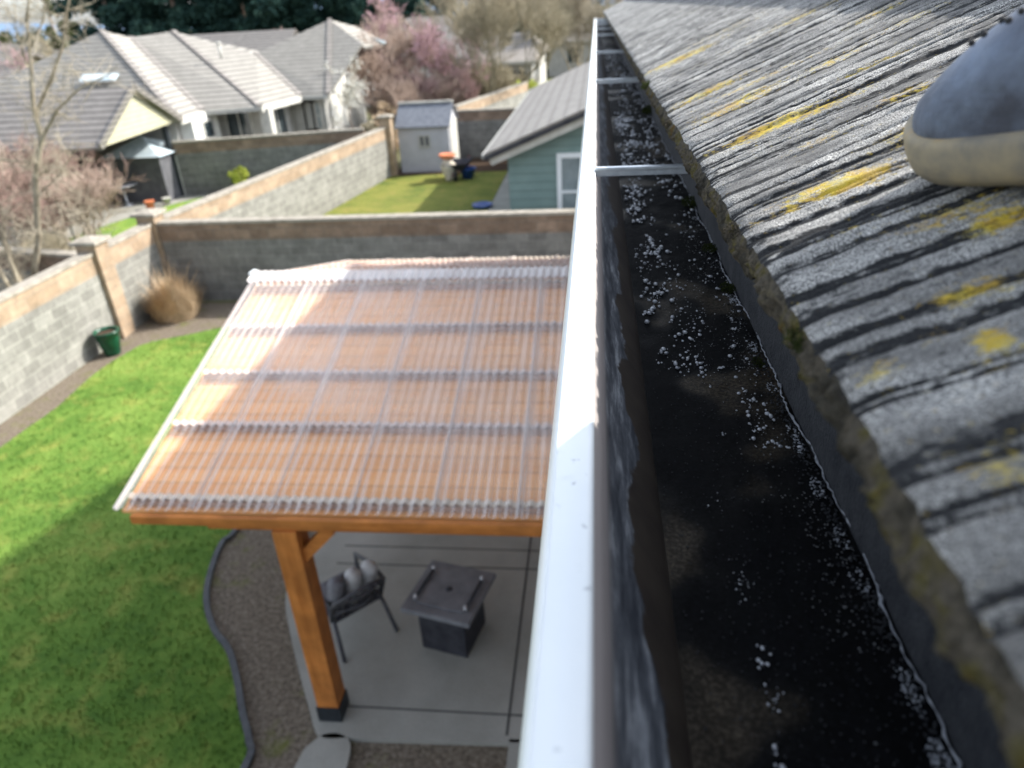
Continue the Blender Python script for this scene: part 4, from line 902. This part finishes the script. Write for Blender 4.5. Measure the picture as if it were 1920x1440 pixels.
for i, (x, Y, h, tw_, lb) in enumerate(((705, 36, 2.6, 'twig_brown', 'tan brush right beside the pale gable wall'), (735, 35, 2.9, 'twig_brown', 'brown brush above the left end of the shed roof'), (770, 37, 3.0, 'twig_red', 'red brown brush above the middle of the shed roof'), (810, 38, 3.0, 'twig_brown', 'brown brush above the right end of the shed roof'), (850, 39, 2.8, 'twig_red', 'mauve brush below the pink blossoms'),
        (885, 42, 2.8, 'twig_olive', 'grey brown brush below the tall upright tree'), (925, 44, 2.8, 'twig_olive', 'olive brush left of the fascia house'), (965, 45, 2.2, 'twig_olive', 'low olive brush in front of the fascia house'), (690, 41, 4.0, 'twig_red', 'rosy brush behind the pale gable rake'))):
    p = at_y(x, 100, Y); bare_tree('bare_shrub', (p.x, p.y, G), h, 1.15, lb, 'bark_brown', tw_, 120+i, 5, 5, r0=.05, tw=.017, group='leafless brush behind the shed')
# hills
hp = []; hm = MB(); N = 60
for i in range(N):
    a = R(-60+120*i/(N-1)); d = 1150; hgt = 16+7*math.sin(i*.37)+4*math.sin(i*1.3)
    hp.append((d*math.sin(a), d*math.cos(a), hgt))
vs = []
for x, y, h in hp: vs += [(x*.92, y*.92, G-1), (x, y, h), (x*1.15, y*1.15, G-1)]
hm.add(vs, [(3*i, 3*i+3, 3*i+4, 3*i+1) for i in range(N-1)]+[(3*i+1, 3*i+4, 3*i+5, 3*i+2) for i in range(N-1)], True); struct('hills', hm, 'hill')

# ------------------------------------------------------------------ our house: wall, roof, gutter
oh = thing('own_house', (3, 4, G), 'house under the camera with lichen covered striated roof tiles and white gutter', 'house')
MB().box((.62, -8, G), (9, 10.2, -.22)).build('wall', 'siding_grey', oh)
MB().box((.16, -8, -.24), (.62, 10.2, -.215)).build('soffit', 'white_paint', oh)
SL = .4167; NX, NZ = .09, -.13
def rz(x): return NZ+(x-NX)*SL
# groove profile along Y
ys = [-.6]; y = -.6
while y < 11:
    y += .00105 if y < .9 else .00135*y*.9
    if y < .1: y += .004
    ys.append(y)
ys = np.array(ys); gro = np.zeros_like(ys); dirt = np.zeros_like(ys); hill = np.zeros_like(ys)
r = random.Random(12); y = -.6
while y < 11:
    y += r.uniform(.006, .024)
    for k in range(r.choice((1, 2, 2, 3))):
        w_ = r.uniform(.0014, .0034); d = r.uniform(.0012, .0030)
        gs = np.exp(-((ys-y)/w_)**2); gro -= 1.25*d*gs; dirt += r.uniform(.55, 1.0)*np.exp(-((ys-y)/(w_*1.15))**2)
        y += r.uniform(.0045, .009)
xs = np.linspace(0, 1, 92)**1.0*(.385-NX)+NX
XX, YY = np.meshgrid(xs, ys, indexing='ij')
def shifted(arr, sh):   # grooves wander slightly up the slope
    return np.interp(YY+sh, ys, arr)
wob = (vnoise2(XX*14, YY*30, 3)-.5)*.0022+(vnoise2(XX*4, YY*2.5, 5)-.5)*.003
Gr = shifted(gro, wob); Dt = shifted(dirt, wob)
frag = vnoise2(XX*22, YY*60, 9)
Gr = Gr*(.85+.4*frag)
wave = .0010*np.sin(YY*2*math.pi/.165)+.0016*(vnoise2(XX*3, YY*11, 4)-.5)
rough = (vnoise2(XX*240, YY*420, 7)-.5)*.0011+(vnoise2(XX*60, YY*160, 8)-.5)*.0018
edge = 1-np.exp(-(XX-NX)/.003)
ZZ = rz(XX)+Gr+wave+rough-(1-edge)*.0016
ZZ += 0
XXd = XX+(1-edge)*(vnoise2(XX*0, YY*70, 11)-.5)*.002+(np.exp(-(XX-NX)/.01))*(vnoise2(XX*0, YY*16, 12)-.5)*.0012
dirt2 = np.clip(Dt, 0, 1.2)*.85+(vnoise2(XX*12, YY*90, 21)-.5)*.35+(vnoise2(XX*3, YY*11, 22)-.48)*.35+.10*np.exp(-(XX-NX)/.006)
li = np.zeros_like(XX)
def roof_hit(px_, py_):
    d = ray(px_, py_); t = (NZ-NX*SL)/(d[2]-d[0]*SL); return d*t
for (a, b, sx, sy, s_) in ((1450, 235, .035, .008, 1), (1530, 205, .03, .006, .9), (1570, 185, .03, .005, .7), (1600, 335, .018, .007, 1), (1540, 352, .015, .005, .8), (1480, 385, .01, .004, .5), (1290, 105, .05, .012, .8), (1255, 118, .04, .010, .8), (1330, 170, .04, .010, .7), (1380, 195, .04, .010, .85), (1420, 150, .05, .007, .6), (1560, 115, .03, .006, .6), (1640, 120, .03, .005, .7), (1700, 170, .02, .006, .6), (1780, 405, .02, .005, .7), (1880, 410, .012, .005, .9), (1830, 540, .012, .004, .75), (1862, 640, .005, .004, 1.0), (1640, 700, .005, .003, .7), (1600, 430, .02, .004, .4), (1500, 30, .07, .012, .55), (1650, 22, .03, .008, .6), (1700, 40, .04, .006, .5), (1350, 60, .08, .02, .4), (1690, 250, .012, .005, .6), (1540, 262, .02, .004, .5), (1880, 880, .008, .004, .6), (1750, 620, .006, .003, .3)):
    c = roof_hit(a, b); li = np.maximum(li, s_*np.exp(-((XX-c[0])/(sx*1.25))**2-((YY-c[1])/(sy*2.6))**2)*.98)
li = np.clip(li, 0, 1)*.8+.16*np.clip((vnoise2(XX*7, YY*24, 77)-.62)*3, 0, 1)
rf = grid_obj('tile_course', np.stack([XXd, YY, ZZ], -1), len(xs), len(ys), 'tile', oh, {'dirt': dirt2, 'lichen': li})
# nose of the tiles: rough mossy front edge
ts = np.linspace(0, 1, 12); TT, Y2 = np.meshgrid(ts, ys[::2], indexing='ij')
edx = np.interp(Y2, ys, XXd[0]); edz = np.interp(Y2, ys, ZZ[0])
thk = .0195+.004*(vnoise2(Y2*40, Y2*0, 31)-.5)
prof = -.0035*np.sin(TT*math.pi)+.002*TT
rgh = (vnoise2(TT*9, Y2*230, 32)-.5)*0.0075*np.sin(np.clip(TT*math.pi, .15, 3.1))+(vnoise2(TT*3, Y2*60, 33)-.5)*.006*np.sin(TT*math.pi*.5+.2)*(TT > 0)
nose = grid_obj('tile_front_edge', np.stack([edx+prof+rgh*(TT > 0), Y2, edz-TT*thk], -1), len(ts), Y2.shape[1], 'mossedge', oh)
bx_ = (edx+prof+rgh)[-1]; bz_ = (edz-TT*thk)[-1]
und = np.stack([np.stack([bx_, Y2[0], bz_], -1), np.stack([bx_*0+.17, Y2[0], bz_*0+rz(.17)-.03], -1)], 0)
grid_obj('tile_underside', und, 2, Y2.shape[1], 'fascia', oh)
# upper courses, each its own lapped strip
yy = np.arange(-8, 10.4, .02)
for k in range(14):
    xa = .374+k*.34; a = np.linspace(0, 1, 5)
    Xc, Yc = np.meshgrid(a*.36+xa, yy, indexing='ij'); Zc = rz(Xc)+.018+(np.abs(np.sin(Yc*90))*.001)
    fr = np.stack([np.array([Xc[0], Yc[0], Zc[0]-.024]).T, np.array([Xc[0]-.001, Yc[0], Zc[0]-.001]).T], 0)
    V = np.concatenate([fr, np.stack([Xc, Yc, Zc], -1)], 0)
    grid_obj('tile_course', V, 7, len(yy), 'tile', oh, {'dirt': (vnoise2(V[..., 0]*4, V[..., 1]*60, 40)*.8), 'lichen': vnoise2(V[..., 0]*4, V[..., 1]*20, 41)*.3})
slabpart([(5.2, -8, 1.95), (5.2, 10.4, 1.95), (10.2, 10.4, -.13), (10.2, -8, -.13)], 'roof_back_slope', 'roof_grey', oh)
m = MB(); m.add([(.17, 10.22, -.14), (5.2, 10.22, 1.93), (10.0, 10.22, -.1), (9, 10.22, -.6), (.62, 10.22, -.6)], [(0, 1, 2, 3, 4)]); m.build('gable_wall', 'siding_grey', oh)
# gutter
gt_ = thing('x', (0, 0, 0), 't', 't'); bpy.data.objects.remove(gt_)
GY0, GY1 = -1.0, 10.25
prof = [(-.012, -.300), (-.030, -.262), (-.026, -.235), (-.022, -.214), (-.0225, -.203), (-.0205, -.2), (-.0195, -.1993)]
gut_out = MB()
yl = list(np.linspace(GY0, GY1, 60))
def sweep(pr, mat, name, parent, ylist=yl, jig=0, seed=0):
    V = [[(x+(jig*(random.Random(int(seed*1000+j_)).random()-.5)), y_, z) for j_, y_ in enumerate(ylist)] for x, z in pr]
    return grid_obj(name, [p for row in V for p in row], len(pr), len(ylist), mat, parent)
gut = sweep(prof, 'white_paint', 'gutter', oh)
sweep([(-.0198, -.1996), (-.0125, -.1990), (-.004, -.1992), (-.0022, -.1998), (-.0010, -.2012), (-.0008, -.2035), (-.0016, -.2055)], 'lip', 'lip', gut, list(np.linspace(GY0, GY1, 300)))
ins = [(-.0018, -.204), (.0015, -.209), (.0035, -.214), (.0048, -.220), (.0070, -.228), (.0150, -.240), (.0250, -.252), (.0345, -.264), (.0385, -.271), (.040, -.275)]
sweep(ins, 'gwall', 'inner_wall', gut, list(np.linspace(GY0, GY1, 300)))
sweep([(.040, -.2745), (.046, -.277), (.142, -.276), (.1422, -.20), (.1425, -.150)], 'fascia', 'back_wall', gut)
sweep([(-.012, -.3), (.145, -.3)], 'white_paint', 'underside', gut)
for yc in (GY0, GY1): 
    MB().prism([(0, 0)], 0, 0) if False else None
    m = MB(); pts = [(-.012, -.3), (-.03, -.262), (-.022, -.2), (.142, -.2), (.142, -.3)]
    m.add([(x, yc, z) for x, z in pts]+[(x, yc+.003, z) for x, z in pts], [(0, 1, 2, 3, 4), (9, 8, 7, 6, 5)]); m.build('end_cap', 'white_paint', gut)
for k, yc in enumerate((.985, 2.2, 3.49, 5.3, 6.5, 7.7, 8.9)):
    m = MB(); m.box((-.002, yc-.0045, -.1995), (.150, yc+.0045, -.1955)); m.box((-.002, yc-.0015, -.2075), (.150, yc+.0015, -.1996)); m.build('hanger', 'strap', gut, .0006)
# sludge surface with real unevenness
sy = [GY0]; 
while sy[-1] < GY1-.02: sy.append(sy[-1]+(.0035 if 0 < sy[-1] < 1.3 else .03))
sy = np.array(sy); sx = np.linspace(.0375, .1415, 44); SX, SY = np.meshgrid(sx, sy, indexing='ij')
SZ = -.2705+(vnoise2(SX*70, SY*50, 51)-.5)*.0016+(vnoise2(SX*260, SY*220, 52)-.5)*.0008-.0012*np.exp(-((SX-.06)/.02)**2)
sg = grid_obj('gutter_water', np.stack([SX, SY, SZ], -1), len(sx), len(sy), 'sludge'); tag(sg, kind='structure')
def water_hit(a, b, z=-.2700): return at_z(a, b, z)
# pale scale line where the water meets the back wall
r = random.Random(5); m = MB(); pts = []; rad = []
y = .05
while y < 4.5:
    w_ = .0016*math.sin(y*23)+.0012*math.sin(y*61+1)+r.gauss(0, .0005)
    pts.append((.1405+w_, y, -.2688+r.gauss(0, .0002))); rad.append(max(.00025, r.gauss(.00065, .0003))); y += .004
m.tube(pts, rad, 5)
for k in range(20):      # crusts of tiny granules hanging off the line
    yc = r.choice((.17, .2, .235, .28, .33, .37, .42, .5, .58, .7, .85, 1.0))+r.gauss(0, .01); xc = .138
    for i in range(26):
        a = r.uniform(0, 6.28); q_ = r.uniform(.4, 1); m.ball((xc-.004+.004*q_*math.cos(a), yc+.010*q_*math.sin(a), -.2693), r.uniform(.0003, .0008), 1, 1.3, .7, 6, 4)
tag(m.build('scale_line', 'scale_line'), 'thin ragged pale mineral line along the back of the wet gutter', 'mineral deposit', kind='stuff')
# bubbles and grit
m = MB(); r = random.Random(9)
def bub(x, y, s_, st=1.0): m.ball((x, y, -.2702+s_*.35), s_, r.uniform(.8, 1.25), r.uniform(.8, 1.5)*st, r.uniform(.55, .9), 7, 4)
for a, b, n_, sp, s_ in ((1205, 380, 10, 12, .0022), (1225, 425, 8, 10, .002), (1215, 550, 9, 14, .0026), (1225, 470, 16, 22, .0018), (1240, 250, 30, 26, .003), (1180, 200, 40, 22, .003), (1170, 130, 40, 14, .0035), (1195, 290, 26, 20, .0026), (1280, 340, 20, 18, .003), (1222, 585, 6, 8, .0022), (1262, 600, 5, 6, .0020), (1262, 640, 5, 8, .0016), (1268, 570, 6, 10, .002), (1285, 690, 10, 12, .0009), (1330, 700, 12, 16, .0010), (1350, 690, 6, 6, .0014), (1340, 935, 2, 6, .0010), (1366, 1048, 1, 2, .0011), (1342, 950, 5, 18, .0006), (1390, 1080, 14, 20, .00045), (1390, 1130, 6, 8, .0006), (1430, 1235, 10, 14, .0009), (1450, 1300, 10, 18, .0007), (1465, 1410, 6, 14, .0011), (1400, 1090, 10, 12, .0005), (1455, 1310, 8, 16, .0006), (1300, 520, 26, 30, .0010), (1310, 600, 30, 40, .0008), (1400, 740, 20, 40, .0007), (1290, 440, 40, 40, .0014)):
    for _ in range(n_):
        p = water_hit(a+r.gauss(0, sp*.6), b+r.gauss(0, sp))
        if .04 < p.x < .139: bub(p.x, p.y, s_*(.22+1.0*r.random()**1.8))
for _ in range(3200):
    y = .42+4.5*r.random()**1.7; x = lin(.045, .139, r.random())
    if vnoise2(np.array([x*60]), np.array([y*14]), 60)[0] < .48: continue
    bub(x, y, .00045+(.0018*r.random()**3*min(1.6, y+.3) if y < 1 else .0042*r.random()**2))
for _ in range(300):     # larger blobs strung along the gutter's front half, further away
    y = r.uniform(.5, 2.0); x = .052+abs(r.gauss(0, .014))+.006*math.sin(y*17)
    if x > .13 or vnoise2(np.array([y*22.]), np.array([1.5]), 62)[0] < .42: continue
    for q_ in range(r.randint(1, 4)): bub(x+r.gauss(0, .002), y+r.gauss(0, .005), (.0005+.0022*r.random()**2)*min(1.5, .5+y*.6), 1.3)
tag(m.build('bubbles', 'bubble'), 'white bubbles and droplets scattered over the black gutter sludge', 'bubbles', kind='stuff')
# crumbs of wet grit
m = MB()
for _ in range(2600):
    y = .12+1.3*r.random()**1.5; x = lin(.04, .1405, r.random()**.7); s_ = r.uniform(.0002, .0007); m.ball((x, y, -.270), s_, 1, 1, .7, 5, 3)
for _ in range(900):
    cy = r.choice((.2, .27, .34, .41, .47, .55, .66, .8)); y = r.gauss(cy, .018); x = .139-abs(r.gauss(0, .006)); m.ball((x, y, -.2695), r.uniform(.0003, .0011), 1, 1, .8, 5, 3)
m2 = MB()
for _ in range(1300):
    y = r.uniform(.12, .95); x = .139-abs(r.gauss(0, .020))
    if x < .05 or vnoise2(np.array([x*80]), np.array([y*22]), 61)[0] < .5: continue
    m2.ball((x, y, -.2700), r.uniform(.0002, .0007), 1, 1.2, .7, 6, 4)
tag(m2.build('silt_grains', 'grain'), 'dull grey grains along the back of the gutter bed', 'grains', kind='stuff')
tag(m.build('grit', 'fascia'), 'dark wet grit lying in the gutter', 'grit', kind='stuff')
# moss clumps in the gutter and on the tile edge
def moss(c, rad, label, mat='moss', n=220, flat=.6, seed=1):
    rr = random.Random(seed); m_ = MB()
    for _ in range(n):
        v = Vector((rr.gauss(0, 1), rr.gauss(0, 1), abs(rr.gauss(0, 1))*flat)).normalized()*rad*rr.random()**.5
        p = Vector(c)+Vector((v.x*.8, v.y*1.5, v.z*flat)); s_ = rad*rr.uniform(.06, .14)
        d = Vector((rr.gauss(0, 1), rr.gauss(0, 1), rr.gauss(.6, .6))).normalized(); o = d.orthogonal().normalized()*s_*.4
        m_.add([p-o, p+o, p+d*s_*1.8], [(0, 1, 2)]); m_.ball(tuple(p), s_*.6, n=5, m=3)
    return tag(m_.build('moss_clump', mat), label, 'moss', 'moss clumps')
p = water_hit(1285, 385); moss((p.x+.008, p.y, -.268), .018, 'green moss clump in the gutter just past the nearest hanger', seed=1)
p = water_hit(1330, 470); moss((p.x, p.y, -.268), .011, 'moss clump on the scale line below the hanger clump', seed=2)
p = water_hit(1368, 545); moss((p.x-.002, p.y, -.268), .010, 'third moss clump counted from the nearest hanger toward the viewer', seed=3)
p = water_hit(1430, 685); moss((p.x-.004, p.y, -.2685), .007, 'small dark moss clump at the scale line, nearest to the viewer', seed=4, n=120)
p = water_hit(1225, 170); moss((p.x, p.y, -.262), .035, 'largest moss clump far along the gutter', seed=5, n=400)
p = water_hit(1205, 215); moss((p.x+.02, p.y, -.264), .028, 'moss clump in front of the largest one', seed=6, n=300)
r = random.Random(77); k_ = 0
for yc, rd, mt_, lb in ((.93, .010, 'mossedge', 'olive moss tuft on the tile edge at the nearest hanger'), (.47, .009, 'mossedge', 'brown moss tuft on the tile edge beside the third clump'), (.30, .008, 'moss', 'moss tuft on the blurred near tile edge'), (1.35, .016, 'moss', 'green moss tuft on the tile edge beyond the nearest hanger')):
    moss((.0885, yc, -.139), rd, lb, mt_, 260, .9, int(yc*100))

# ------------------------------------------------------------------ person crouching on the roof: only the shoe's toe is in view
n_ = Vector((-SL, 0, 1)).normalized(); s_ = Vector((1, 0, SL)).normalized()
def raised(px_, py_, h):
    d = ray(px_, py_); t = (NZ-NX*SL+h/n_.z)/(d[2]-d[0]*SL); return Vector(d*t)
toe = raised(1736, 262, .017)-n_*.017+n_*.005
phi = R(50); ax = (s_*math.cos(phi)-Vector((0, 1, 0))*math.sin(phi)).normalized(); sd = n_.cross(ax).normalized()
pe = thing('person', tuple(toe+ax*.2), 'crouching person on the roof, only a blue grey shoe with cream sole visible', 'person')
def outl(t):   # half widths along the shoe
    if t < .12: return .050*math.sqrt(max(0, 1-((.12-t)/.12)**2))*.93
    if t < .35: return lin(.0465, .052, (t-.12)/.23)
    if t < .65: return lin(.052, .038, (t-.35)/.3)
    if t < .88: return lin(.038, .037, (t-.65)/.23)
    return .037*math.sqrt(max(0, 1-((t-.88)/.125)**2))
L = .29; T_ = [0, .004, .012, .025, .045, .07, .1, .13, .17, .22, .28, .35, .45, .55, .65, .75, .85, .91, .95, .98, .995]
def W(t, a, h): return toe+ax*(t*L)+sd*a+n_*h
rows = []
def ssec(t):
    w_ = outl(t)+.002; sp = .012*math.exp(-t/.07)   # toe spring
    hb = sp; ht = .026+sp*.25
    return [(-w_*.86, hb), (-w_*.97, hb+.004), (-w_*1.0, hb+.012), (-w_*.985, ht-.006), (-w_*.95, ht), (-w_*.8, ht+.001), (0, ht+.001), (w_*.8, ht+.001), (w_*.95, ht), (w_*.985, ht-.006), (w_, hb+.012), (w_*.97, hb+.004), (w_*.86, hb), (0, hb), (-w_*.86, hb)]
V = [tuple(W(t, a, h)) for t in T_ for a, h in ssec(t)]
shoe_up = []
def hU(t):
    if t < .3: return .034+.040*math.sin(min(1, t/.30)*math.pi/2)**.9
    if t < .6: return lin(.074, .115, (t-.3)/.3)
    return .115
def usec(t):
    w_ = outl(t)*.93; h0 = .024; h1 = hU(t); out = []
    for i in range(17):
        a = math.pi*i/16; out.append((-w_*math.copysign(abs(math.cos(a))**.75, math.cos(a)), h0+(h1-h0)*math.sin(a)**.85))
    return out
Vu = [tuple(W(t+.012, a, h)) for t in T_ for a, h in usec(t)]
sh_ = grid_obj('shoe', Vu, len(T_), 17, 'shoe_up', pe); ss_ = sh_.modifiers.new('s', 'SUBSURF'); ss_.levels = 1; ss_.render_levels = 2
so_ = grid_obj('sole', V, len(T_), 15, 'sole', sh_); q_ = so_.modifiers.new('s', 'SUBSURF'); q_.levels = 1; q_.render_levels = 2
pf = MB()
for tt_ in (.17, .225, .28):
    for k in range(3, 13, 2):
        if (k+int(tt_*100)) % 1: continue
        a = math.pi*(k+.5*(tt_ == .19))/16; w_ = outl(tt_)*.93; h = .024+(hU(tt_)-.024)-.0006*math.sin(a)**.85
        p = W(tt_+.012, -w_*math.copysign(abs(math.cos(a))**.75, math.cos(a)), h); pf.ball(tuple(p-Vector((0, 0, 0))-Vector(pe.location)+Vector(pe.location)), .0015, n=10, m=6)
pfo = pf.build('vent_holes', 'rubber', sh_)
# body: one skinned figure, trousers and jacket as coverings of the same pose
def skin(name, verts, edges, rads, mat, root=0):
    off = Vector(pe.location); me = bpy.data.meshes.new(name); me.from_pydata([tuple(Vector(v)-off) for v in verts], edges, []); ob = bpy.data.objects.new(name, me); col.objects.link(ob); ob.parent = pe
    ob.modifiers.new('skin', 'SKIN'); sv = me.skin_vertices[0].data
    for i, q in enumerate(rads): sv[i].radius = (q, q); sv[i].use_root = (i == root)
    sb = ob.modifiers.new('sub', 'SUBSURF'); sb.levels = 1; sb.render_levels = 2
    me.materials.append(M[mat]); return ob
ank = toe+ax*.235+n_*.09
pel = Vector((.86, .22, rz(.86)+.30))
kn = Vector((.62, .38, rz(.62)+.46)); kn2 = Vector((.80, -.22, rz(.80)+.46)); an2 = Vector((.58, -.34, rz(.58)+.1)); he2 = Vector((.47, -.30, rz(.47)+.04))
chest = Vector((.60, -.06, .66)); neck = Vector((.42, -.18, .72)); head = Vector((.34, -.22, .76))
shL = Vector((.52, .08, .62)); elL = Vector((.42, .02, .34)); haL = Vector((.20, -.06, .12))
shR = Vector((.50, -.30, .62)); elR = Vector((.34, -.36, .34)); haR = Vector((.12, -.16, .06))
skin('body', [pel, (pel+chest)/2, chest, neck, head, shL, elL, haL, shR, elR, haR, kn, ank, kn2, an2, he2, head+Vector((0, 0, .1))],
     [(0, 1), (1, 2), (2, 3), (3, 4), (4, 16), (2, 5), (5, 6), (6, 7), (2, 8), (8, 9), (9, 10), (0, 11), (11, 12), (0, 13), (13, 14), (14, 15)],
     [.15, .14, .15, .055, .09, .07, .045, .03, .07, .045, .03, .075, .04, .075, .045, .035, .075], 'denim')

for o in list(bpy.data.objects):
    if '_o' in o: del o['_o']
